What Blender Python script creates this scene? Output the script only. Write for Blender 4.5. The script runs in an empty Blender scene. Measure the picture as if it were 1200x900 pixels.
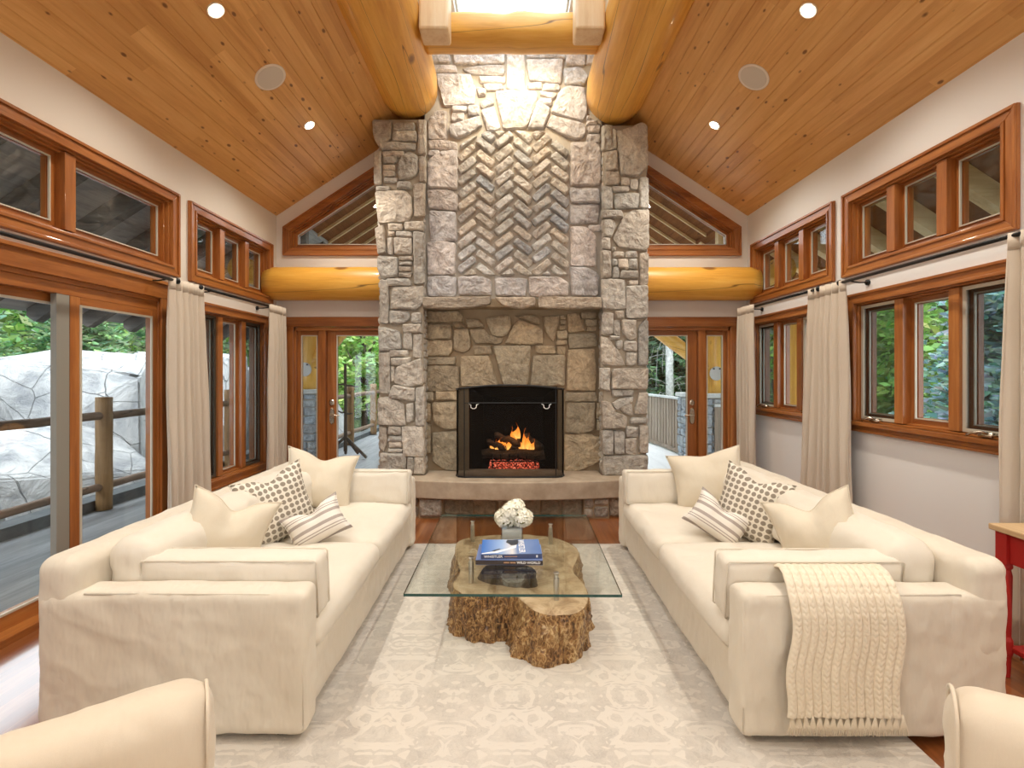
import bpy, bmesh, math, random
from mathutils import Vector, Matrix, noise
from mathutils.geometry import tessellate_polygon
random.seed(7)
S = bpy.context.scene
PI = math.pi
# ------------------------------------------------------------------ camera
F = 560.0; CH = 1.5; HX = 600.0; HY = 437.0        # focal length and horizon in pixels of the 1200x900 frame
cam_d = bpy.data.cameras.new('camera'); cam = bpy.data.objects.new('camera', cam_d)
S.collection.objects.link(cam); S.camera = cam
cam.location = (0, 0, CH); cam.rotation_euler = (PI/2, 0, 0)
cam_d.sensor_width = 36; cam_d.lens = F/1200*36; cam_d.shift_y = -(450-HY)/1200
cam_d.clip_start = 0.05; cam_d.clip_end = 300
# ------------------------------------------------------------------ world, light, exposure
S.view_settings.view_transform = 'Standard'; S.view_settings.look = 'None'
S.view_settings.gamma = 1; S.view_settings.use_curve_mapping = False
S.view_settings.exposure = 0.0
SKY = 4.5; LAMP = 95.0; WASH = 36.0
S.world = bpy.data.worlds.new('sky'); S.world.use_nodes = True
_w = S.world.node_tree; _bg = _w.nodes['Background']
_bg.inputs[0].default_value = (0.86, 0.93, 1.0, 1); _bg.inputs[1].default_value = SKY
S.cycles.max_bounces = 9; S.cycles.diffuse_bounces = 5; S.cycles.glossy_bounces = 4
S.cycles.transmission_bounces = 6; S.cycles.transparent_max_bounces = 16
S.cycles.sample_clamp_indirect = 6; S.cycles.caustics_reflective = False; S.cycles.caustics_refractive = False
S.cycles.use_denoising = True
sun_d = bpy.data.lights.new('sun', 'SUN'); sun_d.energy = 1.2; sun_d.angle = math.radians(25); sun_d.color = (1, .97, .92)
sun = bpy.data.objects.new('sun', sun_d); S.collection.objects.link(sun); sun.rotation_euler = (math.radians(28), math.radians(12), 0)

# ------------------------------------------------------------------ helpers
def at(px, py, y):                                   # measured point at a known distance
    s = F/y
    return Vector(((px-HX)/s, y, CH-(py-HY)/s))

class MB:
    def __init__(s): s.v = []; s.f = []; s.m = []; s.c = []
    def add(s, vs, fs, m=0, c=None):
        n = len(s.v); s.v += [tuple(p) for p in vs]
        for f in fs: s.f.append([i+n for i in f]); s.m.append(m); s.c.append(c)
        return s
    def box(s, x0, x1, y0, y1, z0, z1, m=0, c=None, T=None):
        vs = [(x, y, z) for x in (x0, x1) for y in (y0, y1) for z in (z0, z1)]
        if T: vs = [T(*p) for p in vs]
        return s.add(vs, [(0,1,3,2),(4,6,7,5),(0,4,5,1),(2,3,7,6),(0,2,6,4),(1,5,7,3)], m, c)
    def ring_loft(s, rings, m=0, c=None, cap=True, closed=True):
        n = len(rings[0]); vs = [p for r in rings for p in r]; fs = []
        for i in range(len(rings)-1):
            for j in range(n if closed else n-1):
                k = (j+1) % n
                fs.append((i*n+j, i*n+k, (i+1)*n+k, (i+1)*n+j))
        if cap:
            fs.append(tuple(range(n))[::-1]); fs.append(tuple((len(rings)-1)*n+j for j in range(n)))
        return s.add(vs, fs, m, c)
    def tube(s, pts, r, n=10, m=0, c=None, cap=True):
        pts = [Vector(p) for p in pts]; rs = r if isinstance(r, (list, tuple)) else [r]*len(pts)
        rings = []; up = None
        for i, p in enumerate(pts):
            t = (pts[min(i+1, len(pts)-1)]-pts[max(i-1, 0)]).normalized()
            if up is None: up = Vector((0,0,1)) if abs(t.z) < .9 else Vector((1,0,0))
            a = t.cross(up).normalized(); b = a.cross(t).normalized(); up = b
            rings.append([p+(a*math.cos(2*PI*k/n)+b*math.sin(2*PI*k/n))*rs[i] for k in range(n)])
        return s.ring_loft(rings, m, c, cap)
    def poly(s, pts, w0, w1, T, m=0, c=None):        # extruded polygon: pts (u,v), depth w0..w1
        n = len(pts)
        vs = [T(u, v, w0) for u, v in pts]+[T(u, v, w1) for u, v in pts]
        fs = [tuple(range(n)), tuple(range(2*n-1, n-1, -1))]+[(i, (i+1) % n, (i+1) % n+n, i+n) for i in range(n)]
        return s.add(vs, fs, m, c)
    def holed(s, outer, holes, w0, w1, T, m=0):      # polygon with holes, given thickness
        loops = [outer]+holes
        tri = tessellate_polygon([[Vector((u, v, 0)) for u, v in l] for l in loops])
        flat = [p for l in loops for p in l]; n = len(flat)
        vs = [T(u, v, w0) for u, v in flat]+[T(u, v, w1) for u, v in flat]
        fs = [tuple(t) for t in tri]+[tuple(i+n for i in t[::-1]) for t in tri]
        o = 0
        for l in loops:
            k = len(l)
            for i in range(k): fs.append((o+i, o+(i+1) % k, o+(i+1) % k+n, o+i+n))
            o += k
        return s.add(vs, fs, m)
    def build(s, name, mats, parent=None, smooth=False, bevel=0, local=False, origin=None, seg=2):
        me = bpy.data.meshes.new(name)
        off = Vector((0,0,0))
        if parent is not None and not local:
            p = parent
            while p is not None: off += p.location; p = p.parent
        if origin is not None: off = Vector(origin)
        me.from_pydata([tuple(Vector(p)-off) for p in s.v], [], s.f)
        if not isinstance(mats, (list, tuple)): mats = [mats]
        for m in mats: me.materials.append(m)
        me.polygons.foreach_set('material_index', s.m)
        if any(c is not None for c in s.c):
            ca = me.color_attributes.new('Col', 'FLOAT_COLOR', 'CORNER')
            buf = []
            for p in me.polygons:
                c = s.c[p.index] or (1,1,1)
                buf += [c[0], c[1], c[2], 1.0]*p.loop_total
            ca.data.foreach_set('color', buf)
        bm = bmesh.new(); bm.from_mesh(me); bmesh.ops.recalc_face_normals(bm, faces=bm.faces); bm.to_mesh(me); bm.free()
        if smooth: me.polygons.foreach_set('use_smooth', [True]*len(me.polygons))
        me.update()
        o = bpy.data.objects.new(name, me); S.collection.objects.link(o)
        if parent is not None: o.parent = parent
        if origin is not None: o.location = origin
        if bevel:
            b = o.modifiers.new('bevel', 'BEVEL'); b.width = bevel; b.segments = seg; b.limit_method = 'ANGLE'; b.angle_limit = .6
        return o

def tag(o, label=None, cat=None, group=None, kind=None):
    if label: o['label'] = label
    if cat: o['category'] = cat
    if group: o['group'] = group
    if kind: o['kind'] = kind
    return o
def thing(name, label, cat, loc=(0,0,0), rz=0, group=None):
    o = bpy.data.objects.new(name, None); S.collection.objects.link(o)
    o.location = loc; o.rotation_euler = (0, 0, rz); o.empty_display_size = .1
    return tag(o, label, cat, group)
def fr(p, sc=1.0, o=4): return noise.fractal(Vector(p)*sc, 1.0, 2.0, o)
def rnd(a, b): return random.uniform(a, b)

def rbox(x0, x1, y0, y1, z0, z1, r, step=.04, amp=0, fsc=5, puff=0, seed=0, sag=0):
    """rounded, softly wrinkled box: every cushion and slipcover panel"""
    c = Vector(((x0+x1)/2, (y0+y1)/2, (z0+z1)/2)); h = Vector(((x1-x0)/2, (y1-y0)/2, (z1-z0)/2))
    n = [max(4, int(round(2*h[i]/step))) for i in range(3)]
    idx = {}; vs = []; fs = []
    def vid(k):
        if k not in idx: idx[k] = len(vs); vs.append(k)
        return idx[k]
    for ax in range(3):
        a, b = (ax+1) % 3, (ax+2) % 3
        for side in (0, n[ax]):
            for i in range(n[a]):
                for j in range(n[b]):
                    q = []
                    for di, dj in ((0,0),(1,0),(1,1),(0,1)):
                        k = [0,0,0]; k[ax] = side; k[a] = i+di; k[b] = j+dj; q.append(vid(tuple(k)))
                    fs.append(q if side else q[::-1])
    out = []
    for k in vs:
        t = [2*k[i]/n[i]-1 for i in range(3)]
        # denser samples near the edges
        t = [math.copysign(1-(1-abs(a))**1.0, a) for a in t]
        p = Vector([t[i]*h[i] for i in range(3)])
        if puff:
            q = [1-a*a for a in t]
            for i in range(3):
                j, l = (i+1) % 3, (i+2) % 3
                w = puff[i] if isinstance(puff, (tuple, list)) else puff
                p[i] += math.copysign(w*(q[j]*q[l])**.6, t[i])*(abs(t[i])**1)
        inner = Vector([max(-h[i]+r, min(h[i]-r, p[i])) for i in range(3)])
        d = p-inner
        if d.length > 1e-6 and sum(1 for i in range(3) if abs(d[i]) > 1e-6) > 1:
            m = max(abs(d[i]) for i in range(3)); p = inner+d.normalized()*m
        nn = Vector([t[i]**7 for i in range(3)])
        if nn.length > 1e-6: nn.normalize()
        if amp:
            w = p+c+Vector((seed*3.1, seed*1.7, seed))
            v = fr((w.x*1.0+w.z*.7, w.y-w.z*.5, w.z*1.3), fsc, 3)
            v2 = 1-abs(noise.noise(Vector((w.x+w.z, w.y*1.2-w.z*.8, w.z*.4))*fsc*.8))*2.2
            q1 = Vector(((w.x+w.y)*.8+w.z*1.1, (w.y-w.x)*.5+w.z*.25, w.z*.35-w.x*.3))*fsc*.75
            q2 = Vector((w.x*.5-w.z*.9, w.y+w.z*.4, w.z*.6+w.x*.6))*fsc*1.1
            mk = max(0, min(1, .5+1.6*noise.noise(w*2.3)))
            v3 = max(0, 1-abs(noise.noise(q1+Vector((v, v, 0))*.35))*7)**1.4*mk+max(0, 1-abs(noise.noise(q2))*8)**1.4*(1-mk)*.7
            p += nn*amp*(v*.8+v2*.5)+nn*min(.0048, amp*.85)*v3
        if sag: p.z -= sag*(1-t[0]**2)*(1-t[1]**2)*(1 if t[2] > 0 else 0)
        out.append(p+c)
    M = MB(); M.add(out, fs); return M
# ------------------------------------------------------------------ materials
class NT:
    def __init__(s, name):
        s.m = bpy.data.materials.new(name); s.m.use_nodes = True; s.t = s.m.node_tree
        s.b = s.t.nodes['Principled BSDF']; s.out = s.t.nodes['Material Output']
    def n(s, typ, ins=None, **kw):
        nd = s.t.nodes.new('ShaderNode'+typ)
        for k, v in kw.items(): setattr(nd, k, v)
        for k, v in (ins or {}).items():
            if isinstance(v, bpy.types.NodeSocket): s.t.links.new(v, nd.inputs[k])
            else: nd.inputs[k].default_value = v
        return nd
    def math(s, op, a, b=0.0, c=0.0):
        return s.n('Math', {0: a, 1: b, 2: c}, operation=op).outputs[0]
    def coords(s, scale=(1,1,1), rot=(0,0,0), loc=(0,0,0)):
        tc = s.n('TexCoord')
        return s.n('Mapping', {'Vector': tc.outputs['Object'], 'Scale': scale, 'Rotation': rot, 'Location': loc}).outputs[0]
    def noise(s, vec, scale=5, detail=5, rough=.6, dist=0):
        return s.n('TexNoise', {'Vector': vec, 'Scale': scale, 'Detail': detail, 'Roughness': rough, 'Distortion': dist}).outputs['Fac']
    def ramp(s, fac, stops):
        r = s.n('ValToRGB', {'Fac': fac}); e = r.color_ramp.elements
        while len(e) < len(stops): e.new(.5)
        for i, (p, c) in enumerate(stops):
            e[i].position = p; e[i].color = (*c, 1) if len(c) == 3 else c
        return r.outputs[0]
    def mix(s, fac, a, b, mode='MIX'):
        nd = s.n('Mix', data_type='RGBA', blend_type=mode)
        for k, v in ((0, fac), (6, a), (7, b)):
            if isinstance(v, bpy.types.NodeSocket): s.t.links.new(v, nd.inputs[k])
            else: nd.inputs[k].default_value = (*v, 1) if isinstance(v, (tuple, list)) and len(v) == 3 else v
        return nd.outputs[2]
    def bump(s, h, strength=.3, dist=.01, nrm=None):
        d = {'Height': h, 'Strength': strength, 'Distance': dist}
        if nrm is not None: d['Normal'] = nrm
        return s.n('Bump', d).outputs[0]
    def set(s, **kw):
        al = {'color': 'Base Color', 'rough': 'Roughness', 'metal': 'Metallic', 'normal': 'Normal', 'spec': 'Specular IOR Level',
              'emis': 'Emission Color', 'estr': 'Emission Strength', 'coat': 'Coat Weight', 'sheen': 'Sheen Weight', 'sss': 'Subsurface Weight'}
        for k, v in kw.items():
            i = s.b.inputs[al[k]]
            if isinstance(v, bpy.types.NodeSocket): s.t.links.new(v, i)
            else: i.default_value = (*v, 1) if isinstance(v, (tuple, list)) and len(v) == 3 else v
        return s.m
def plain(name, col, rough=.5, metal=0, **kw): return NT(name).set(color=col, rough=rough, metal=metal, **kw)

def wood(name, dark, mid, light, axis='y', rough=.4, gscale=1.0, knots=0, knot_col=None, crack=0, board=0, bump=.15, coat=0, boardlen=0, bvar=.35, bax='x'):
    t = NT(name)
    st = {'x': (.08,1,1), 'y': (1,.08,1), 'z': (1,1,.08)}[axis]
    v = t.coords(scale=tuple(a*gscale for a in st))
    vary = None
    if board:
        sep = t.n('SeparateXYZ', {0: t.n('TexCoord').outputs['Object']})
        bi = t.math('FLOOR', t.math('DIVIDE', sep.outputs[bax.upper()], board))
        wn = t.n('TexWhiteNoise', {'Vector': t.n('CombineXYZ', {0: bi, 1: 3.3}).outputs[0]}, noise_dimensions='3D')
        li = t.math('FLOOR', t.math('DIVIDE', t.math('ADD', sep.outputs['Y' if axis == 'y' else 'Z'], t.math('MULTIPLY', wn.outputs['Value'], 9)), boardlen or 3.0))
        wn2 = t.n('TexWhiteNoise', {'Vector': t.n('CombineXYZ', {0: bi, 1: li}).outputs[0]}, noise_dimensions='3D')
        vary = wn2.outputs['Value']
        v = t.n('VectorMath', {0: v, 1: t.n('VectorMath', {0: wn2.outputs['Color'], 1: (7,7,7)}, operation='MULTIPLY').outputs[0]}, operation='ADD').outputs[0]
    a = t.noise(v, 7, 4, .55, .5)
    g = t.noise(v, 38, 5, .65, .6)
    f = t.math('ADD', t.math('MULTIPLY', a, .6), t.math('MULTIPLY', g, .4))
    col = t.ramp(f, [(.34, dark), (.5, mid), (.66, light)])
    if vary is not None:
        col = t.mix(t.math('MULTIPLY', vary, bvar), col, t.mix(1.0, col, dark, 'MULTIPLY') if False else dark)
    h = f
    if knots:
        ks = {'x': (.55,1,1), 'y': (1,.55,1), 'z': (1,1,.55)}[axis]
        kv = t.coords(scale=ks)
        vo = t.n('TexVoronoi', {'Vector': kv, 'Scale': knots, 'Randomness': 1.0})
        pick = t.math('GREATER_THAN', t.n('SeparateColor', {0: vo.outputs['Color']}).outputs[0], .15)
        rad = t.math('MULTIPLY', t.n('SeparateColor', {0: vo.outputs['Color']}).outputs[1], .09)
        k = t.math('MULTIPLY', pick, t.math('SUBTRACT', 1.0, t.n('MapRange', {'Value': vo.outputs['Distance'], 'From Min': t.math('ADD', rad, .03), 'From Max': t.math('ADD', rad, .10)}).outputs[0]))
        col = t.mix(t.math('MULTIPLY', k, .85), col, knot_col or tuple(c*.25 for c in dark))
    if crack:
        cv = t.coords(scale=tuple(.05 if a < 1 else 1 for a in st))
        cn = t.noise(cv, crack, 1, .4, .0)
        d = t.math('ABSOLUTE', t.math('SUBTRACT', cn, .52))
        line = t.math('SUBTRACT', 1.0, t.n('MapRange', {'Value': d, 'From Min': .001, 'From Max': .004}).outputs[0])
        col = t.mix(t.math('MULTIPLY', line, .8), col, tuple(c*.18 for c in dark))
        h = t.math('SUBTRACT', h, t.math('MULTIPLY', line, 1.5))
    return t.set(color=col, rough=rough, normal=t.bump(h, bump, .01), coat=coat)

m_fir = {a: wood('fir_trim_'+a, (.20,.060,.012), (.35,.118,.026), (.48,.19,.05), a, rough=.34, bump=.08, coat=.25) for a in 'xyz'}
m_firl = {a: wood('fir_light_'+a, (.34,.13,.03), (.5,.21,.055), (.62,.30,.09), a, rough=.35, bump=.08) for a in 'z'}
m_log = {a: wood('pine_log_'+a, (.60,.27,.035), (.77,.40,.06), (.88,.53,.12), a, rough=.42, gscale=.8, knots=3.2, knot_col=(.16,.05,.01), crack=5, bump=.12, coat=.15) for a in 'xyz'}
m_postlog = wood('post_log', (.16,.085,.03), (.26,.145,.055), (.36,.21,.09), 'z', rough=.6, knots=3, crack=6)
m_raillog = wood('rail_log', (.10,.06,.035), (.17,.105,.065), (.26,.17,.11), 'y', rough=.7, knots=3, crack=6)
m_ceil = wood('ceiling_boards', (.56,.275,.078), (.75,.42,.14), (.86,.54,.21), 'y', rough=.45, gscale=.9, knots=11, knot_col=(.14,.045,.012), board=.109, boardlen=2.4, bvar=.6, bump=.05)
m_floor = wood('floor_planks', (.16,.045,.012), (.30,.10,.028), (.42,.17,.055), 'y', rough=.3, board=.085, boardlen=1.8, bvar=.6, knots=4, bump=.05, coat=1.0)
m_floor.node_tree.nodes['Principled BSDF'].inputs['Coat IOR'].default_value = 2.0; m_floor.node_tree.nodes['Principled BSDF'].inputs['Coat Roughness'].default_value = .12
m_grey_wood = wood('weathered_rafter', (.07,.065,.06), (.14,.13,.125), (.22,.21,.2), 'x', rough=.85)
m_soffit_grey = wood('weathered_soffit', (.22,.22,.22), (.40,.40,.40), (.52,.52,.51), 'y', rough=.85, board=.14)
m_soffit_brown = wood('brown_soffit', (.13,.04,.009), (.22,.075,.018), (.30,.11,.03), 'y', rough=1.0, board=.14, knots=6)
m_rafter_tan = wood('tan_rafter', (.66,.44,.22), (.82,.60,.34), (.88,.70,.45), 'x', rough=.7)
m_bark_wood = wood('dark_stand_wood', (.03,.022,.016), (.06,.045,.03), (.1,.075,.05), 'z', rough=.8)

def m_paint(name, c, r=.7):
    t = NT(name); v = t.coords()
    return t.set(color=t.mix(t.noise(v, 1.2, 3), c, tuple(a*.93 for a in c)), rough=r, normal=t.bump(t.noise(v, 180, 3), .05, .002))
m_wall = m_paint('wall_paint', (.78,.73,.66)); m_wall_day = m_paint('wall_paint_daylit', (.83,.825,.82)); m_white = m_paint('shaft_paint', (.86,.83,.78))  # right wall: cool daylight is put into the paint colour

def m_fabric(name, c, c2=None, wr=.5, weave=900, sheen=.15):
    t = NT(name); v = t.coords()
    w1 = t.noise(t.coords(scale=(.9,1,.75), rot=(.5,.7,.7)), 4.5, 2, .45, .0)
    w2 = t.noise(t.coords(scale=(1.3,1,.55), rot=(.9,.6,.6)), 12, 2, .45, .0)
    we = t.noise(v, weave, 2, .5)
    th = t.noise(t.coords(scale=(1,1,.08)), 420, 2, .5)
    h = t.math('ADD', t.math('MULTIPLY', w1, 1.0), t.math('MULTIPLY', w2, .3))
    nb = t.bump(h, wr, .05)
    nb = t.bump(we, .22, .003, nb)
    col = t.mix(t.math('MULTIPLY', t.math('ADD', th, we), .5), c, c2 or tuple(a*.82 for a in c))
    return t.set(color=col, rough=.9, normal=nb, sheen=sheen)
m_linen = m_fabric('cream_linen', (.71,.645,.54), (.63,.57,.47), wr=.8)
m_linen_seat = m_fabric('cream_linen_cushion', (.75,.695,.60), (.67,.615,.52), wr=.4)
m_pillow = m_fabric('cream_pillow', (.72,.645,.52), (.62,.55,.43), wr=.35)
m_chair = m_fabric('tan_linen', (.68,.585,.465), (.60,.515,.40), wr=.5)
m_curtain = m_fabric('curtain_linen', (.66,.58,.48), (.57,.495,.405), wr=.15, weave=500)
m_knit = m_fabric('cream_knit', (.80,.72,.58), (.70,.61,.47), wr=.1, weave=300)
def m_dots():
    t = NT('dotted_fabric'); tc = t.n('TexCoord')
    s = t.n('SeparateXYZ', {0: tc.outputs['Object']})
    u = t.math('DIVIDE', s.outputs[0], .036); w = t.math('DIVIDE', s.outputs[2], .036)
    fu = t.math('SUBTRACT', t.math('FRACT', u), .5); fw = t.math('SUBTRACT', t.math('FRACT', w), .5)
    d = t.math('SQRT', t.math('ADD', t.math('POWER', t.math('ABSOLUTE', fu), 2.0), t.math('POWER', t.math('ABSOLUTE', fw), 2.0)))
    f = t.n('MapRange', {'Value': d, 'From Min': .36, 'From Max': .42}).outputs[0]
    return t.set(color=t.mix(f, (.27,.23,.18), (.74,.69,.60)), rough=.9, normal=t.bump(t.noise(t.coords(), 400, 2), .2, .003))
m_dot = m_dots()
def m_stripe():
    t = NT('striped_fabric'); tc = t.n('TexCoord')
    s = t.n('SeparateXYZ', {0: tc.outputs['Object']})
    x = t.math('ABSOLUTE', s.outputs[2])
    k = None
    for c0, hw in ((.028, .010), (.06, .003), (.075, .003), (.118, .011)):
        b = t.math('LESS_THAN', t.math('ABSOLUTE', t.math('SUBTRACT', x, c0)), hw)
        k = b if k is None else t.math('MAXIMUM', k, b)
    return t.set(color=t.mix(k, (.78,.74,.68), (.40,.35,.32)), rough=.9, normal=t.bump(t.noise(t.coords(), 400, 2), .2, .003))
m_str = m_stripe()

def m_stone(name, tint, rough=.85):
    t = NT(name); v = t.coords()
    vc = t.n('VertexColor', layer_name='Col').outputs[0]
    a = t.noise(v, 9, 6, .65, .8); b = t.noise(v, 45, 5, .7)
    c = t.ramp(t.math('ADD', t.math('MULTIPLY', a, .6), t.math('MULTIPLY', b, .4)), [(.3, (.42,.40,.38)), (.5, (.9,.9,.9)), (.68, (1.35,1.33,1.28))])
    col = t.mix(1.0, vc, c, 'MULTIPLY'); col = t.mix(1.0, col, tint, 'MULTIPLY')
    rust = t.n('MapRange', {'Value': t.noise(t.coords(loc=(4,2,7)), 4, 4), 'From Min': .55, 'From Max': .75}).outputs[0]
    col = t.mix(t.math('MULTIPLY', rust, .18), col, (.36,.22,.11))
    n1 = t.bump(a, .6, .03); n2 = t.bump(b, .55, .012, n1)
    return t.set(color=col, rough=rough, normal=n2)
m_st = m_stone('field_stone', (1,1,1))
def m_mort(name, c):
    t = NT(name); v = t.coords()
    return t.set(color=t.mix(t.noise(v, 12, 5), c, tuple(a*.7 for a in c)), rough=.95, normal=t.bump(t.noise(v, 90, 4), .5, .006))
m_mortar = m_mort('mortar', (.46,.39,.30)); m_mortar_warm = m_mort('mortar_warm', (.40,.30,.19)); m_mortar_lt = m_mort('mortar_light', (.58,.52,.44))
def m_slab():
    t = NT('hearth_slab'); v = t.coords()
    return t.set(color=t.ramp(t.noise(v, 5, 6, .6), [(.35, (.32,.25,.18)), (.65, (.47,.385,.29))]), rough=.7, normal=t.bump(t.noise(v, 60, 4), .2, .005))
m_hearth = m_slab()

def m_glass(name='window_glass', tint=(.97,.985,.98), refl=1.0):
    t = NT(name); t.t.nodes.remove(t.b)
    fc = t.n('LayerWeight', {'Blend': .5}).outputs['Facing']
    fz = t.math('ADD', .03, t.math('MULTIPLY', t.math('POWER', fc, 4.0), .45))
    mx = t.n('MixShader', {0: t.math('MULTIPLY', fz, refl), 1: t.n('BsdfTransparent', {0: (*tint, 1)}).outputs[0], 2: t.n('BsdfGlossy', {0: (1,1,1,1), 1: .01}).outputs[0]})
    t.t.links.new(mx.outputs[0], t.out.inputs[0]); return t.m
m_pane = m_glass(); m_ttop = m_glass('table_glass', (.95,.975,.962), 1.6); m_vase = m_glass('vase_glass', (.93,.95,.95), 2.5)
m_gedge = plain('glass_edge', (.02,.07,.06), .15)
def m_screen(name, c, a):
    t = NT(name); t.t.nodes.remove(t.b)
    mx = t.n('MixShader', {0: a, 1: t.n('BsdfTransparent').outputs[0], 2: t.n('BsdfDiffuse', {0: (*c, 1)}).outputs[0]})
    t.t.links.new(mx.outputs[0], t.out.inputs[0]); return t.m
m_insect = m_screen('insect_screen_mesh', (.05,.05,.045), .30); m_firemesh = m_screen('fire_screen_mesh', (.012,.011,.010), .70)
m_black = plain('black_iron', (.012,.012,.012), .45, .3); m_rod = plain('rod_iron', (.02,.02,.02), .35, .6)
m_steel = plain('brushed_steel', (.62,.61,.58), .28, 1); m_nickel = plain('nickel', (.66,.60,.50), .25, 1); m_alu = plain('pale_frame', (.62,.58,.48), .45, .2)
m_bronze = plain('screen_frame', (.10,.075,.05), .5, .2)
m_spkr_ring = plain('speaker_ring', (.82,.76,.68), .5); m_spkr = plain('speaker_grille', (.66,.62,.55), .8)
m_foot = plain('dark_foot', (.02,.014,.01), .5); m_red = None
def m_redpaint():
    t = NT('red_paint'); v = t.coords()
    k = t.n('MapRange', {'Value': t.noise(v, 22, 5, .7), 'From Min': .66, 'From Max': .7}).outputs[0]
    return t.set(color=t.mix(k, (.42,.018,.014), (.45,.28,.16)), rough=.5)
m_red = m_redpaint(); m_tabletop = wood('table_top_wood', (.42,.27,.14), (.58,.40,.22), (.68,.5,.3), 'y', rough=.5)
def emit(name, c, s):
    t = NT(name); return t.set(color=(0,0,0), emis=c, estr=s)
m_bulb = emit('bulb', (1,.86,.66), 60); m_char = plain('firebox_black', (.012,.010,.009), .95, spec=.05)
def m_firebrick():
    t = NT('firebox_brick')
    br = t.n('TexBrick', {'Vector': t.coords(rot=(PI/2,0,0)), 'Color1': (.012,.010,.008,1), 'Color2': (.008,.007,.006,1), 'Mortar': (.016,.013,.010,1), 'Scale': 4.2, 'Mortar Size': .02})
    return t.set(color=br.outputs[0], rough=.95, spec=.05)
m_fb = m_firebrick()
def m_flame():
    t = NT('flame'); s = t.n('SeparateXYZ', {0: t.n('TexCoord').outputs['Generated']})
    c = t.ramp(s.outputs[2], [(0, (1,.45,.10)), (.45, (1,.27,.03)), (1, (.7,.10,.008))])
    n = t.noise(t.coords(scale=(1,1,.3)), 40, 3)
    return t.set(color=(0,0,0), emis=c, estr=t.math('MULTIPLY', n, 9))
m_fl = m_flame()
def m_ember():
    t = NT('ember_bed'); n = t.noise(t.coords(), 55, 3, .7)
    return t.set(color=(.03,.02,.015), rough=.9, emis=t.ramp(n, [(.49, (.0,.0,.0)), (.56, (1,.10,.04)), (.7, (1,.5,.3))]), estr=3)
m_emb = m_ember()
def m_barkf():
    t = NT('gas_log'); n = t.noise(t.coords(scale=(.3,1,1)), 30, 5, .7)
    return t.set(color=t.ramp(n, [(.35, (.03,.02,.012)), (.65, (.20,.12,.065))]), rough=.9, normal=t.bump(n, .8, .02))
m_gaslog = m_barkf()
def m_bark():
    t = NT('stump_bark')
    v = t.coords(scale=(1,1,.30)); a = t.noise(v, 22, 6, .7, 2.4); b = t.noise(t.coords(scale=(1,1,1.6), rot=(.5,.3,0)), 30, 5, .7, 1.5); l = t.noise(t.coords(), 4.5, 3, .5, 1)
    f = t.math('ADD', t.math('MULTIPLY', a, .5), t.math('ADD', t.math('MULTIPLY', b, .25), t.math('MULTIPLY', l, .25)))
    vo = t.n('TexVoronoi', {'Vector': t.n('VectorMath', {0: t.coords(scale=(1,1,.24)), 1: t.n('VectorMath', {0: t.n('TexNoise', {'Vector': t.coords(), 'Scale': 16.0}).outputs['Color'], 1: (.10,.10,.10)}, operation='MULTIPLY').outputs[0]}, operation='ADD').outputs[0], 'Scale': 26.0}, feature='DISTANCE_TO_EDGE').outputs['Distance']
    edge = t.math('SUBTRACT', 1.0, t.n('MapRange', {'Value': vo, 'From Min': .02, 'From Max': .12}).outputs[0])
    f = t.math('ADD', t.math('MULTIPLY', f, .92), t.math('MULTIPLY', edge, .085))
    c = t.ramp(f, [(.39, (.05,.02,.006)), (.46, (.26,.12,.035)), (.53, (.50,.28,.10)), (.62, (.80,.58,.30))])
    return t.set(color=c, rough=.42, normal=t.bump(f, 1.0, .05), coat=.3)
m_brk = m_bark()
def m_cut():
    t = NT('stump_cut'); n = t.noise(t.coords(), 7, 6, .7, .8)
    vo = t.n('TexVoronoi', {'Vector': t.coords(), 'Scale': 3.2}, feature='DISTANCE_TO_EDGE').outputs['Distance']
    c = t.ramp(n, [(.33, (.28,.17,.085)), (.5, (.52,.37,.22)), (.68, (.66,.51,.34))])
    return t.set(color=c, rough=.6, normal=t.bump(t.noise(t.coords(), 60, 4), .3, .004))
m_stumpcut = m_cut()
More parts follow.
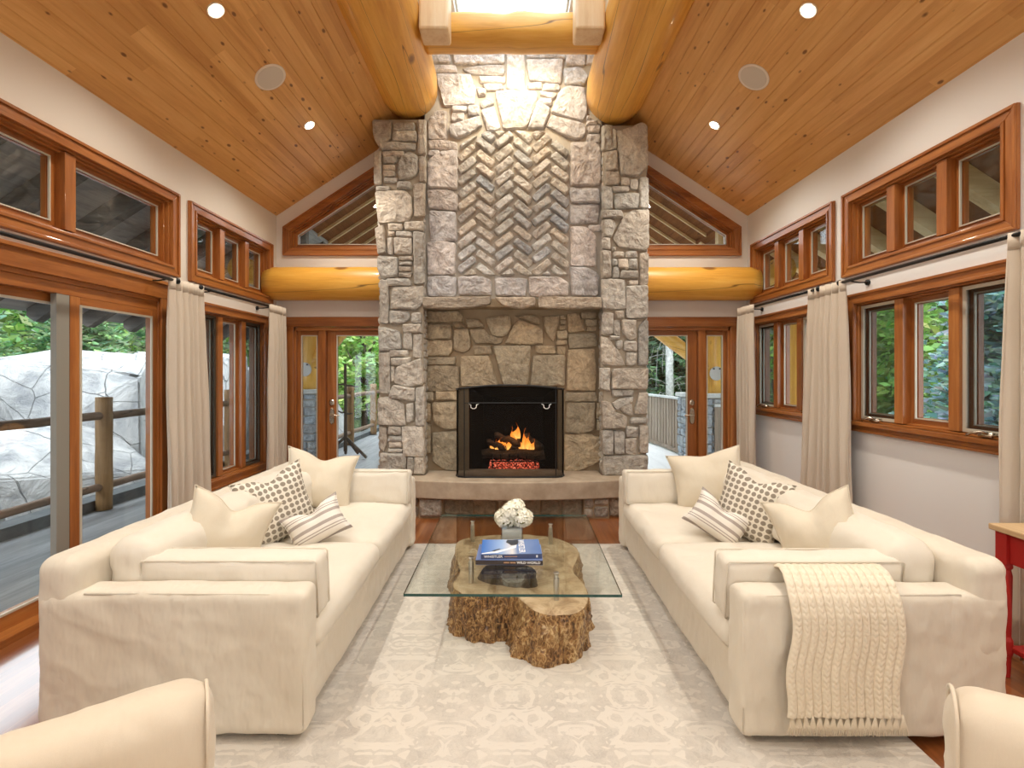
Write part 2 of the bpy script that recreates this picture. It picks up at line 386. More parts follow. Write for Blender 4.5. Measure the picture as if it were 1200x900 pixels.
def m_rugm():
    t = NT('damask_rug'); tc = t.n('TexCoord'); s = t.n('SeparateXYZ', {0: tc.outputs['Object']})
    px = t.math('PINGPONG', s.outputs[0], .27); py = t.math('PINGPONG', s.outputs[1], .42)
    v = t.n('CombineXYZ', {0: px, 1: py, 2: 0.0}).outputs[0]
    n1 = t.n('TexNoise', {'Vector': v, 'Scale': 9.0, 'Detail': 2.0, 'Roughness': .5, 'Distortion': 2.2}).outputs['Fac']
    n2 = t.n('TexNoise', {'Vector': v, 'Scale': 24.0, 'Detail': 2.0, 'Roughness': .5, 'Distortion': 1.6}).outputs['Fac']
    l1 = t.math('ABSOLUTE', t.math('SUBTRACT', n1, .5)); l2 = t.math('ABSOLUTE', t.math('SUBTRACT', n2, .5))
    k1 = t.n('MapRange', {'Value': l1, 'From Min': .03, 'From Max': .055}).outputs[0]
    k2 = t.n('MapRange', {'Value': l2, 'From Min': .03, 'From Max': .06}).outputs[0]
    big = t.n('MapRange', {'Value': n1, 'From Min': .50, 'From Max': .56}).outputs[0]
    pat = t.math('MAXIMUM', t.math('MULTIPLY', t.math('SUBTRACT', 1.0, k1), .75), t.math('MULTIPLY', big, t.math('SUBTRACT', 1.0, t.math('MULTIPLY', k2, .35))))
    wear = t.n('MapRange', {'Value': t.noise(t.coords(), 7, 6, .75), 'From Min': .38, 'From Max': .6}).outputs[0]
    st = t.noise(t.coords(scale=(.25,3,1)), 60, 3, .6)
    f = t.math('MULTIPLY', pat, t.math('ADD', .2, t.math('MULTIPLY', wear, .45)))
    base = t.mix(t.noise(t.coords(), 1.3, 3), (.68,.62,.53), (.64,.605,.56))
    col = t.mix(f, base, (.36,.33,.30))
    col = t.mix(t.math('MULTIPLY', st, .25), col, (.46,.42,.37))
    return t.set(color=col, rough=.95, normal=t.bump(t.noise(t.coords(), 260, 3), .4, .004), sheen=.1)
m_rug = m_rugm()
def m_noisecol(name, c1, c2, sc=6, rough=.9, b=.4, det=6):
    t = NT(name); n = t.noise(t.coords(), sc, det, .65, .5)
    return t.set(color=t.ramp(n, [(.35, c1), (.65, c2)]), rough=rough, normal=t.bump(n, b, .05))
def m_gran():
    t = NT('granite'); n = t.noise(t.coords(), 2.6, 7, .68, .5)
    c = t.ramp(n, [(.35, (.29,.30,.315)), (.65, (.60,.60,.595))])
    w = t.n('VectorMath', {0: t.coords(), 1: t.n('VectorMath', {0: t.n('TexNoise', {'Vector': t.coords(), 'Scale': 2.0}).outputs['Color'], 1: (.14,.14,.14)}, operation='MULTIPLY').outputs[0]}, operation='ADD').outputs[0]
    vo = t.n('TexVoronoi', {'Vector': w, 'Scale': 1.7}, feature='DISTANCE_TO_EDGE').outputs['Distance']
    k = t.math('SUBTRACT', 1.0, t.n('MapRange', {'Value': vo, 'From Min': .003, 'From Max': .012}).outputs[0])
    c = t.mix(t.math('MULTIPLY', k, t.n('MapRange', {'Value': t.noise(t.coords(loc=(3,1,9)), 1.5, 2), 'From Min': .5, 'From Max': .65, 'To Max': .6}).outputs[0]), c, (.10,.105,.11))
    return t.set(color=c, rough=.9, normal=t.bump(t.math('SUBTRACT', n, t.math('MULTIPLY', k, .6)), 1.0, .07))
m_granite = m_gran()
m_deckgrey = wood('grey_deck', (.17,.178,.185), (.26,.268,.275), (.36,.368,.375), 'y', rough=.8, board=.3, bvar=.3)
m_deck_sunlit = wood('sunlit_deck_tone', (.72,.72,.72), (.8,.8,.8), (.86,.86,.86), 'y', rough=.8, board=.3, bvar=.1)  # sunlit white of the right deck is put into the board colour
m_curb = m_noisecol('deck_curb', (.07,.08,.085), (.13,.14,.145), 5); m_ground = m_noisecol('forest_floor', (.05,.06,.03), (.12,.13,.06), 2)
m_fence = wood('fence_boards', (.16,.115,.08), (.26,.20,.15), (.36,.29,.23), 'z', rough=.8)
m_cap = m_noisecol('pier_cap', (.50,.52,.52), (.68,.70,.69), 8, b=.2); m_pier = m_stone('pier_stone', (.95,1.0,1.05))
m_plate = plain('steel_plate', (.42,.40,.38), .5, .6)
def m_leaf(name):
    t = NT(name); vc = t.n('VertexColor', layer_name='Col').outputs[0]
    tr = t.n('BsdfTranslucent', {0: vc}); df = t.n('BsdfDiffuse', {0: vc})
    t.t.nodes.remove(t.b); mx = t.n('MixShader', {0: .35, 1: df.outputs[0], 2: tr.outputs[0]})
    t.t.links.new(mx.outputs[0], t.out.inputs[0]); return t.m
m_lf = m_leaf('foliage'); m_trunk = m_noisecol('trunk_bark', (.07,.05,.035), (.16,.12,.09), 12); m_birch = m_noisecol('birch_bark', (.45,.45,.44), (.78,.78,.76), 9)
m_petal = plain('petal', (.94,.92,.79), .7); m_core = plain('blossom_core', (.42,.40,.16), .9); m_stem = plain('stem', (.12,.22,.06), .6); m_water = plain('vase_gravel', (.82,.80,.75), .4)
m_cover_sky = None
def m_bookcover():
    t = NT('book_cover'); s = t.n('SeparateXYZ', {0: t.n('TexCoord').outputs['Object']})
    c = t.ramp(t.n('MapRange', {'Value': s.outputs[0], 'From Min': -.18, 'From Max': .18}).outputs[0], [(0, (.05,.17,.55)), (.35, (.30,.45,.75)), (.52, (.72,.72,.75)), (.6, (.17,.26,.50)), (1, (.13,.22,.48))])
    return t.set(color=c, rough=.25)
m_bcov = m_bookcover(); m_bblue = plain('book_blue', (.17,.24,.48), .3); m_bnavy = plain('book_navy_spine', (.05,.07,.16), .35); m_bdark = plain('book_dark_spine', (.035,.022,.02), .35)
m_page = plain('pages', (.8,.77,.7), .8); m_ink = plain('title_white', (.85,.85,.85), .5); m_inkt = plain('title_tan', (.62,.35,.18), .5); m_snow = plain('printed_snow', (.80,.84,.9), .4)
m_fig = plain('printed_rider', (.03,.035,.05), .4)
# ------------------------------------------------------------------ room shell
XW = 2.79; YF = 5.66; YB = -3.6; EAVE = 3.36; SL = .655; RIDGE = EAVE+SL*XW
def TL(u, v, w): return (-(XW+w), u, v)
def TR(u, v, w): return (XW+w, u, v)
def TF(u, v, w): return (u, YF+w, v)
def ceilz(x): return RIDGE-SL*abs(x)
def rect(u0, u1, v0, v1): return [(u0, v0), (u1, v0), (u1, v1), (u0, v1)]
WT = .15; CW = .085
def struct(o, label=None): o['kind'] = 'structure'; return tag(o, label)

struct(MB().box(-XW-.2, XW+.2, YB-.2, YF+.2, -.12, 0).build('floor', m_floor))
# ceiling: tongue and groove boards with real V grooves, running down the room
def ceiling(side):
    M = MB(); P = .109; xs = []; x = .93
    prof = []
    while x < XW:
        x1 = min(x+P, XW+.02)
        prof += [(x, .006), (x+.004, 0), (x1-.004, 0)]; x = x1
    prof.append((XW+.02, 0))
    lo = [(side*a, ceilz(a)+b) for a, b in prof]; hi = [(side*a, ceilz(a)+.10) for a, b in prof]
    ring = lo+hi[::-1]
    M.ring_loft([[(a, YB, b) for a, b in ring], [(a, YF+.02, b) for a, b in ring]])
    return struct(M.build('ceiling', m_ceil))
ceiling(-1); ceiling(1)
# skylight shaft along the ridge
M = MB()
for s in (-1, 1): M.box(s*.95, s*1.03, YB, YF+.02, ceilz(1.0)-.03, 5.36)
M.box(-1.0, -.60, YB, YF, 5.30, 5.40); M.box(.60, 1.0, YB, YF, 5.30, 5.40)
M.box(-.6, .6, YB, .4, 5.30, 5.40); M.box(-.6, .6, 5.23, YF, 5.30, 5.40); M.box(-.6, .6, 2.6, 2.75, 5.30, 5.40)
struct(M.build('ceiling', m_white), 'white painted skylight shaft between the two ridge logs')
sk = struct(MB().box(-.64, -.58, .36, 5.27, 5.40, 5.46).box(.58, .64, .36, 5.27, 5.40, 5.46).box(-.64, .64, .36, .42, 5.40, 5.46).box(-.64, .64, 5.23, 5.27, 5.40, 5.46).build('window_9', m_alu))
MB().box(-.6, .6, .4, 5.24, 5.425, 5.435).build('pane', m_pane, sk)

# windows ---------------------------------------------------------
def inset(poly, d):
    n = len(poly); out = []
    c = Vector((sum(p[0] for p in poly)/n, sum(p[1] for p in poly)/n))
    for i in range(n):
        a, b, e = Vector(poly[i-1]), Vector(poly[i]), Vector(poly[(i+1) % n])
        def nrm(p, q):
            t = (q-p).normalized(); k = Vector((-t.y, t.x)); return k if k.dot(c-p) > 0 else -k
        n1, n2 = nrm(a, b), nrm(b, e)
        m = (n1+n2); m = m/m.dot(n1)
        out.append(tuple(b+m*d))
    return out
def frame(M, T, outer, d0, d1, w0, w1, m=None):
    a, b = inset(outer, d0), inset(outer, d1); n = len(a)
    for i in range(n):
        j = (i+1) % n
        q = [a[i], a[j], b[j], b[i]]
        vert = abs(a[i][0]-a[j][0]) < .01
        M.poly(q, w0, w1, T, m if m is not None else (0 if vert else 1))
def window(name, T, hax, u0, u1, v0, v1, n, screens=(), cranks=(), label=None, sill=False, poly=None, ws=None, lower=False):
    O = poly or rect(u0, u1, v0, v1); M = MB(); mats = [m_fir['z'], m_fir[hax]]
    frame(M, T, O, 0, CW, -.022, 0); frame(M, T, O, .002, .022, -.034, -.022); frame(M, T, O, CW-.02, CW, -.030, -.022)
    frame(M, T, O, CW-.012, CW+.012, -.0, WT)                   # jamb lining
    frame(M, T, O, CW+.012, CW+.026, .03, .14)
    if sill:
        M.box(u0-.03, u1+.03, v0+.0, v0+.045, -.055, 0, 1, T=T) if False else M.add([T(a, b, c) for a in (u0-.02, u1+.02) for b in (v0+.055, v0+.085) for c in (-.06, .02)], [(0,1,3,2),(4,6,7,5),(0,4,5,1),(2,3,7,6),(0,2,6,4),(1,5,7,3)], 1)
    iu0, iu1, iv0, iv1 = u0+CW+.02, u1-CW-.02, v0+CW+.02, v1-CW-.02
    mw = .075; cw = (iu1-iu0-mw*(n-1))/n; units = []
    for k in range(n):
        a = iu0+k*(cw+mw); units.append((a, a+cw))
        if k: M.add([T(p, q, r) for p in (a-mw, a) for q in (iv0, iv1) for r in (.0, .13)], [(0,1,3,2),(4,6,7,5),(0,4,5,1),(2,3,7,6),(0,2,6,4),(1,5,7,3)], 0)
    root = struct(M.build(name, mats, bevel=.003), label)
    for k, (a, b) in enumerate(units):
        pr = inset(poly, CW+.026) if poly else rect(a, b, iv0, iv1)
        sw = .04 if poly else (.045 if cw > .35 else .035)
        m2 = MB(); frame(m2, T, pr, 0, sw, .06, .112); frame(m2, T, pr, sw, sw+.006, .07, .10)
        sash = m2.build('sash', mats, root, bevel=.002)
        m3 = MB(); m3.poly(inset(pr, sw), .083, .090, T); m3.build('pane', m_pane, sash)
        m4 = MB(); frame(m4, T, pr, sw-.004, sw+.004, .050, .062, 0); m4.build('glazing_bead', m_alu, sash)
        if k in screens:
            m5 = MB(); frame(m5, T, pr, .0, .022, .02, .04, 0); sc = m5.build('screen_frame', m_alu if lower else m_bronze, root)
            m6 = MB(); m6.poly(inset(pr, .02), .029, .031, T); m6.build('screen_mesh', m_insect, sc)
        if k in cranks:
            uc = (a+b)/2; zc = iv0
            c = MB(); c.box(uc-.035, uc+.035, zc-.025, zc+.006, -.005, .045, T=lambda x, y, z: T(x, z, y)) if False else None
            vs = [T(p, q, r) for p in (uc-.04, uc+.04) for q in (zc-.012, zc+.014) for r in (-.02, .03)]
            c.add(vs, [(0,1,3,2),(4,6,7,5),(0,4,5,1),(2,3,7,6),(0,2,6,4),(1,5,7,3)])
            c.tube([T(uc-.02, zc+.012, -.02), T(uc-.01, zc+.022, -.05), T(uc+.05, zc+.006, -.055), T(uc+.075, zc-.008, -.05)], [.009, .008, .007, .009], 8)
            c.build('crank_handle', m_nickel, root, smooth=True)
    return root
CT = (2.29, 2.985)
window('window_1', TL, 'y', 1.17, 3.98, *CT, 3, label='left clerestory window nearest, three panes above the sliding door')
window('window_2', TL, 'y', 4.11, 5.53, *CT, 3, label='left clerestory window of three small panes beside the far corner')
window('window_3', TL, 'y', 4.11, 5.44, .41, 2.14, 3, screens=(0, 2), label='tall left window of three narrow lights between the curtains', lower=False)
window('window_4', TR, 'y', 2.62, 4.01, *CT, 3, label='right clerestory window of three panes nearest the camera')
window('window_5', TR, 'y', 4.12, 5.54, *CT, 3, label='right clerestory window of three panes beside the far corner')
window('window_6', TR, 'y', 2.52, 3.95, 1.03, 2.14, 3, screens=(0, 2), cranks=(0, 2), sill=True, lower=True, label='right casement window facing the spruce trees')
window('window_7', TR, 'y', 4.17, 5.54, 1.03, 2.14, 3, screens=(0, 2), cranks=(0, 2), sill=True, lower=True, label='right casement window behind the middle curtain')
gl = [(-2.707, 2.885), (-1.36, 2.885), (-1.36, 4.11), (-2.707, 3.225)]
gr = [(-a, b) for a, b in gl][::-1]
window('window_8', TF, 'x', 0, 1, 0, 1, 1, poly=gl, label='left gable window with sloping head')
window('window_10', TF, 'x', 0, 1, 0, 1, 1, poly=gr, label='right gable window with sloping head')

# sliding door ------------------------------------------------------
M = MB(); T = TL; DO = rect(1.0, 3.88, .0, 2.22)
def bx(M, T, u0, u1, v0, v1, w0, w1, m=0):
    return M.add([T(a, b, c) for a in (u0, u1) for b in (v0, v1) for c in (w0, w1)], [(0,1,3,2),(4,6,7,5),(0,4,5,1),(2,3,7,6),(0,2,6,4),(1,5,7,3)], m)
bx(M, T, 3.78, 3.88, 0, 2.10, -.022, 0); bx(M, T, 1.0, 1.1, 0, 2.10, -.022, 0); bx(M, T, 1.0, 3.88, 2.09, 2.22, -.024, 0, 1); bx(M, T, 1.0, 3.88, 2.20, 2.225, -.04, -.02, 1)
bx(M, T, 3.77, 3.80, 0, 2.1, 0, .065); bx(M, T, 1.08, 1.11, 0, 2.1, 0, WT); bx(M, T, 1.08, 3.80, 2.06, 2.10, 0, WT, 1); bx(M, T, 1.08, 3.80, 1.99, 2.06, .01, WT, 1); bx(M, T, 1.08, 3.8, -.01, .045, -.02, WT, 1)
dr = struct(M.build('door_1', [m_fir['z'], m_fir['y']], bevel=.003), 'wide wooden sliding glass door to the left deck')
for (a, b, w) in ((3.03, 3.785, .012), (2.10, 3.12, .075), (1.11, 2.16, .10)):
    m2 = MB(); bx(m2, T, a, a+.075, .045, 2.0, w, w+.045); bx(m2, T, b-.075, b, .045, 2.0, w, w+.045); bx(m2, T, a+.075, b-.075, 1.93, 2.0, w, w+.045, 1); bx(m2, T, a+.075, b-.075, .045, .14, w, w+.045, 1)
    p = m2.build('sliding_panel', [m_fir['z'], m_fir['y']], dr, bevel=.003)
    m3 = MB(); bx(m3, T, a+.07, b-.07, .13, 1.94, w+.02, w+.026); m3.build('pane', m_pane, p)
    m4 = MB(); frame(m4, T, rect(a+.065, b-.065, .13, 1.94), 0, .014, w-.006, w+.004, 0); m4.build('glazing_bead', m_alu, p)
m5 = MB(); bx(m5, T, 2.94, 3.025, .05, 1.99, .012, .05); m5.build('screen_stile', plain('grey_stile', (.26,.245,.21), .5), dr)

# french doors beside the chimney ------------------------------------
def french(name, s, label):
    def T(u, v, w): return (s*u, YF+w, v)
    M = MB()
    bx(M, T, 1.3, 2.66, 2.045, 2.16, -.03, 0, 1); bx(M, T, 2.58, 2.66, 0, 2.045, -.022, 0); bx(M, T, 1.25, 1.36, 0, 2.045, -.022, 0)
    bx(M, T, 2.555, 2.60, 0, 2.045, 0, WT); bx(M, T, 1.34, 1.38, 0, 2.045, 0, WT); bx(M, T, 1.34, 2.6, 2.0, 2.045, 0, WT, 1)
    bx(M, T, 2.205, 2.285, 0, 2.0, -.01, WT); bx(M, T, 1.34, 2.6, -.01, .02, 0, WT, 1)
    root = struct(M.build(name, [m_fir['z'], m_fir['x']], bevel=.003), label)
    for nm, a, b, st in (('sidelight', 2.285, 2.555, .042), ('door_leaf', 1.38, 2.205, .115)):
        m2 = MB(); bx(m2, T, a, a+st, .02, 2.0, .05, .095); bx(m2, T, b-st, b, .02, 2.0, .05, .095); bx(m2, T, a+st, b-st, 1.945, 2.0, .05, .095, 1); bx(m2, T, a+st, b-st, .02, .24, .05, .095, 1)
        p = m2.build(nm, [m_fir['z'], m_fir['x']], root, bevel=.003)
        m3 = MB(); bx(m3, T, a+st-.004, b-st+.004, .235, 1.95, .07, .076); m3.build('pane', m_pane, p)
        m4 = MB(); frame(m4, T, rect(a+st, b-st, .24, 1.945), -.004, .008, .042, .052, 0); m4.build('glazing_bead', m_alu, p)
        if nm == 'door_leaf':
            ux = 2.15; h = MB()
            n = 20; ring = lambda cz, hw, hh, w: [T(ux+hw*math.copysign(abs(math.cos(t))**.7, math.cos(t)), cz+hh*math.copysign(abs(math.sin(t))**.7, math.sin(t)), w) for t in [2*PI*k/n for k in range(n)]]
            h.ring_loft([ring(.985, .03, .10, .05), ring(.985, .03, .10, .042), ring(.985, .024, .09, .036)])
            h.tube([T(ux, 1.0, .04), T(ux, 1.0, -.012), T(ux-.05, 1.0, -.018), T(ux-.11, .995, -.012)], [.011, .010, .009, .007], 8)
            h.build('door_handle', m_nickel, p, smooth=False)
            h = MB(); h.ring_loft([ring(1.145, .03, .035, .05), ring(1.145, .03, .035, .04), ring(1.145, .02, .024, .034)]); h.build('deadbolt', m_nickel, p)
    return root
french('door_2', -1, 'left glazed door with sidelight beside the stone chimney'); french('door_3', 1, 'right glazed door with sidelight beside the stone chimney')

# walls ---------------------------------------------------------------
def hole(u0, u1, v0, v1, d=.06): return rect(u0+d, u1-d, v0+d, v1-d)
zt = EAVE+.06
M = MB(); M.holed(rect(YB, YF+.2, -.05, zt), [hole(1.17, 3.98, *CT), hole(4.11, 5.53, *CT), hole(4.11, 5.44, .41, 2.14), rect(1.06, 3.87, -.02, 2.14), rect(-2.8, -1.0, .2, 2.2)], .001, WT, TL)
struct(M.build('wall_left', m_wall))
M = MB(); M.holed(rect(YB, YF+.2, -.05, zt), [hole(2.62, 4.01, *CT), hole(4.12, 5.54, *CT), hole(2.52, 3.95, 1.03, 2.14), hole(4.17, 5.54, 1.03, 2.14), rect(-2.6, -.8, .9, 2.2)], .001, WT, TR)
struct(M.build('wall_right', m_wall_day))
out = [(-XW-.01, -.05), (XW+.01, -.05), (XW+.01, EAVE+.02), (1.0, ceilz(1.0)+.02), (1.0, 5.42), (-1.0, 5.42), (-1.0, ceilz(1.0)+.02), (-XW-.01, EAVE+.02)]
M = MB(); M.holed(out, [inset(gl, .05), inset(gr, .05), rect(-2.6, -1.32, -.02, 2.08), rect(1.32, 2.6, -.02, 2.08), rect(-.62, .65, .2, 1.55)], .001, WT, TF)
struct(M.build('wall_far', m_wall))
def TB(u, v, w): return (u, YB-w, v)
M = MB(); M.holed(out, [rect(-1.2, 1.2, .9, 2.4)], .001, WT, TB); struct(M.build('wall_back', m_wall))

# wall logs above the glazed doors
for s, lb in ((-1, 'left'), (1, 'right')):
    M = MB(); n = 28; rings = []
    for k in range(15):
        x = 1.36+(2.83-1.36)*k/14
        rr = .192*(1+.02*fr((x, s, 0), 3)) * (1 if k < 14 else .93)
        rings.append([(s*x, 5.53+rr*.82*math.cos(2*PI*j/n), 2.53+rr*math.sin(2*PI*j/n)) for j in range(n)])
    o = M.ring_loft(rings).build('wall_log', m_log['x'], smooth=True, origin=(s*2.1, 5.53, 2.34))
    tag(o, f'golden peeled log fixed to the far wall above the {lb} glazed door', 'log beam', 'logs across the far wall')

# ridge logs -----------------------------------------------------------
for s, zc, lb in ((-1, 4.552, 'left'), (1, 4.49, 'right')):
    M = MB(); n = 40; rings = []; y0, y1 = YB+.02, 5.17; K = 44
    for k in range(K+1):
        y = y0+(y1-y0)*k/K; ring = []
        sh = 1 if k < K else .93
        for j in range(n):
            a = 2*PI*j/n; rr = .325*sh*(1+.022*fr((math.cos(a)*.6, y*.5, math.sin(a)*.6+s), 1.2)+.012*fr((math.cos(a)*2, y*1.5, math.sin(a)*2), 2))
            ring.append((s*1.108+rr*math.cos(a), y, zc+rr*math.sin(a)))
        rings.append(ring)
    o = M.ring_loft(rings).build('ridge_log', m_log['y'], smooth=True, origin=(s*1.108, 0, zc-.32))
    tag(o, f'massive golden peeled roof log ending on the {lb} stone pilaster', 'log beam', 'roof logs')
# cross beam (log with flattened faces) and the two squared hanging posts lapped to it
M = MB(); rings = []
for k in range(41):
    x = -.80+1.6*k/40; w = .014*fr((x, 0, 0), 4); prof = []
    for j in range(24):
        a = 2*PI*j/24; ca, sa = math.cos(a), math.sin(a)
        prof.append((x, 4.37+.155*math.copysign(abs(ca)**.75, ca), 4.600+(.132+(w*2 if sa > 0 else w*.5))*math.copysign(abs(sa)**.55, sa)))
    rings.append(prof)
tag(M.ring_loft(rings).build('cross_beam', m_log['x'], smooth=True, origin=(0, 4.37, 4.468)), 'golden log beam spanning between the two roof logs in front of the chimney top', 'log beam')
for s, lb in ((-1, 'left'), (1, 'right')):
    M = MB(); M.box(min(s*.535, s*.785), max(s*.535, s*.785), 4.0, 4.225, 4.385, 5.3)
    tag(M.build('hanging_post', wood('squared_timber_'+lb, (.70,.47,.25), (.82,.61,.37), (.88,.71,.49), 'z', rough=.5, knots=2.5), bevel=.02, origin=(s*.66, 4.11, 4.385)), f'squared pale timber post lapped to the {lb} end of the cross beam', 'timber post', 'timber posts on the cross beam')

# recessed lights and speakers ----------------------------------------------
def on_ceiling(x, y):
    s = 1 if x > 0 else -1
    return Vector((x, y, ceilz(x))), Vector((-s*math.sin(math.atan(SL)), 0, -math.cos(math.atan(SL))))
def disc(M, c, nrm, prof, n=32, m=0):
    a = nrm.orthogonal().normalized(); b = nrm.cross(a)
    M.ring_loft([[c+nrm*h+(a*math.cos(2*PI*k/n)+b*math.sin(2*PI*k/n))*r for k in range(n)] for r, h in prof], m, cap=True); return M
desc = {(-1, 0): 'small glowing recessed ceiling light on the left slope near the top edge', (-1, 1): 'small glowing recessed ceiling light on the left slope near the chimney',
        (1, 0): 'small glowing recessed ceiling light on the right slope near the top edge', (1, 1): 'small glowing recessed ceiling light on the right slope near the chimney'}
for s in (-1, 1):
    for k, y in enumerate((3.165, 4.63, 1.70, .24, -1.22, -2.68)):  # first two are in view; the rest are unseen, added to brighten the room
        c, nn = on_ceiling(s*1.963, y)
        root = thing('recessed_light', desc.get((s, k), f'unseen recessed ceiling light added on the {"left" if s < 0 else "right"} slope behind the camera, row {["", "", "one", "two", "three", "four"][k]}'), 'ceiling light', c, group='recessed ceiling lights')
        disc(MB(), c, nn, [(.058, 0), (.058, .004), (.052, .006), (.040, .003)]).build('trim_ring', m_spkr_ring, root)
        disc(MB(), c, nn, [(.036, .001), (.034, .009), (.022, .012)]).build('bulb', m_bulb, root)
        L = bpy.data.lights.new('ceiling_spot', 'SPOT'); L.energy = LAMP; L.color = (1, .925, .80); L.spot_size = math.radians(140); L.spot_blend = .8; L.shadow_soft_size = .05
        lo = bpy.data.objects.new('lamp_light', L); S.collection.objects.link(lo); lo.parent = root
        lo.location = nn*.05; lo.rotation_euler = (nn*.35+Vector((0,0,-1))).to_track_quat('-Z', 'Y').to_euler()
    c, nn = on_ceiling(s*1.963, 3.88)
    root = thing('ceiling_speaker', f'round flush ceiling speaker with pale ring on the {"left" if s < 0 else "right"} wooden slope', 'speaker', c, group='round ceiling speakers')
    disc(MB(), c, nn, [(.128, 0), (.128, .006), (.122, .008), (.108, .006)], 40).build('ring', m_spkr_ring, root)
    disc(MB(), c, nn, [(.110, .0), (.109, .0075), (.05, .0085)], 40).build('grille', m_spkr, root)
# unseen wash lights added behind the cross beam, standing in for skylight on the chimney
for x in (-.22, .24):
    root = thing('added_wash_light', 'unseen wash light added behind the cross beam to brighten the chimney, ' + ('left' if x < 0 else 'right') + ' one', 'spotlight', (x, 4.62, 4.74), group='added wash lights behind the cross beam')
    M = MB(); M.tube([(x, 4.50, 4.60), (x, 4.56, 4.62), (x, 4.60, 4.74)], .012, 8); M.build('bracket', m_black, root)
    M = MB(); M.tube([(x, 4.60, 4.78), (x, 4.64, 4.70)], [.022, .03], 14); M.build('lamp_head', m_black, root)
    L = bpy.data.lights.new('chimney_wash', 'SPOT'); L.energy = WASH; L.color = (1, .84, .58); L.spot_size = math.radians(165); L.spot_blend = 1.0; L.shadow_soft_size = .03
    lo = bpy.data.objects.new('lamp_light', L); S.collection.objects.link(lo); lo.parent = root; lo.location = (0, .05, -.05)
    lo.rotation_euler = Vector((0, .7, -.75)).to_track_quat('-Z', 'Y').to_euler()
# ------------------------------------------------------------------ stone fireplace
def TY(y):                                     # (x, z, out) on a plane facing the room at distance y
    return lambda u, v, w: (u, y-w, v)
def stone(M, poly, T, h=.035, col=(.4,.38,.34), jit=.004, m=0, depth=.02, grow=0):
    # poly in metres (u,v); irregular rim, cushioned rough face
    if grow:
        gx_ = [p[0] for p in poly]; gy_ = [p[1] for p in poly]; hx0 = max(1e-3, (max(gx_)-min(gx_))/2); hy0 = max(1e-3, (max(gy_)-min(gy_))/2); mx, my = (max(gx_)+min(gx_))/2, (max(gy_)+min(gy_))/2
        poly = [(mx+(p[0]-mx)*(1+grow/hx0), my+(p[1]-my)*(1+grow/hy0)) for p in poly]
    c = Vector((sum(p[0] for p in poly)/len(poly), sum(p[1] for p in poly)/len(poly)))
    per = []
    for i in range(len(poly)):
        a, b = Vector(poly[i]), Vector(poly[(i+1) % len(poly)]); L = (b-a).length
        k = max(1, int(L/.028))
        for j in range(k):
            p = a.lerp(b, j/k)
            if j == 0: p = p+(c-p).normalized()*min(.008, L*.2)
            p = p+Vector((noise.noise(Vector((p.x*31, p.y*31, 1.3))), noise.noise(Vector((p.x*31, p.y*31, 7.7)))))*jit*1.6
            per.append(p)
    hx = max(abs(p.x-c.x) for p in per)+1e-4; hy = max(abs(p.y-c.y) for p in per)+1e-4
    tx, ty = rnd(-.5, .5)*min(.02, h*.5)/hx, rnd(-.5, .5)*min(.02, h*.5)/hy
    rings = []
    for (d, hh, nz) in ((-.002, -depth, 0), (0, h*.45, 0), (.005, h*.85, .3), (.014, h, 1)):
        sx, sy = max(.3, 1-d/hx), max(.3, 1-d/hy); r = []
        for p in per:
            q = Vector((c.x+(p.x-c.x)*sx, c.y+(p.y-c.y)*sy))
            e = (q.x-c.x)*tx+(q.y-c.y)*ty
            e += fr((q.x, q.y, c.x*5), 14, 3)*.010+fr((q.x, q.y, 3), 45, 2)*.004
            r.append(T(q.x, q.y, hh+e*nz))
        rings.append(r)
    big = min(hx, hy)
    for s_ in ((.86, .72, .58, .44, .3, .15) if big > .05 else (.6, .25)):
        s2 = max(.3, 1-.014/min(hx, hy))*s_; r = []
        for p in per:
            q = c+(p-c)*s2
            e = (q.x-c.x)*tx+(q.y-c.y)*ty+fr((q.x, q.y, c.x*5), 14, 3)*.013+fr((q.x, q.y, 3), 45, 2)*.004
            r.append(T(q.x, q.y, h+.004+e))
        rings.append(r)
    n = len(per); vs = [p for r in rings for p in r]; fs = []
    for i in range(len(rings)-1):
        for j in range(n):
            k = (j+1) % n; fs.append((i*n+j, i*n+k, (i+1)*n+k, (i+1)*n+j))
    fs.append(tuple((len(rings)-1)*n+j for j in range(n)))
    M.add(vs, fs, m, col)
def jitcol(base, v=.18):
    k = 1+rnd(-v, v); w = rnd(-.05, .05)
    return (base[0]*k*(1+w), base[1]*k, base[2]*k*(1-w))
def pxpoly(s, y):                              # "x,y x,y" or "x0,y0,x1,y1" (rectangle) measured on the plane at distance y
    a = [list(map(float, t.split(','))) for t in s.split()]
    if len(a) == 1:
        x0, y0, x1, y1 = a[0]; w, h = x1-x0, y1-y0; j = lambda q: rnd(-1, 1)*min(1.4, q*.07)
        a = [(x0+j(w), y0+j(h)), (x1+j(w), y0+j(h)), (x1+j(w), y1+j(h)), (x0+j(w), y1+j(h))]
    return [((p[0]-HX)*y/F, CH-(p[1]-HY)*y/F) for p in a]
def stones(M, data, y, base, h=.035, v=.16, T=None):
    for s in data.split(';'):
        s = s.strip()
        if s: stone(M, pxpoly(s, y), T or TY(y), h*rnd(.75, 1.25), jitcol(base, v), grow=.0045)
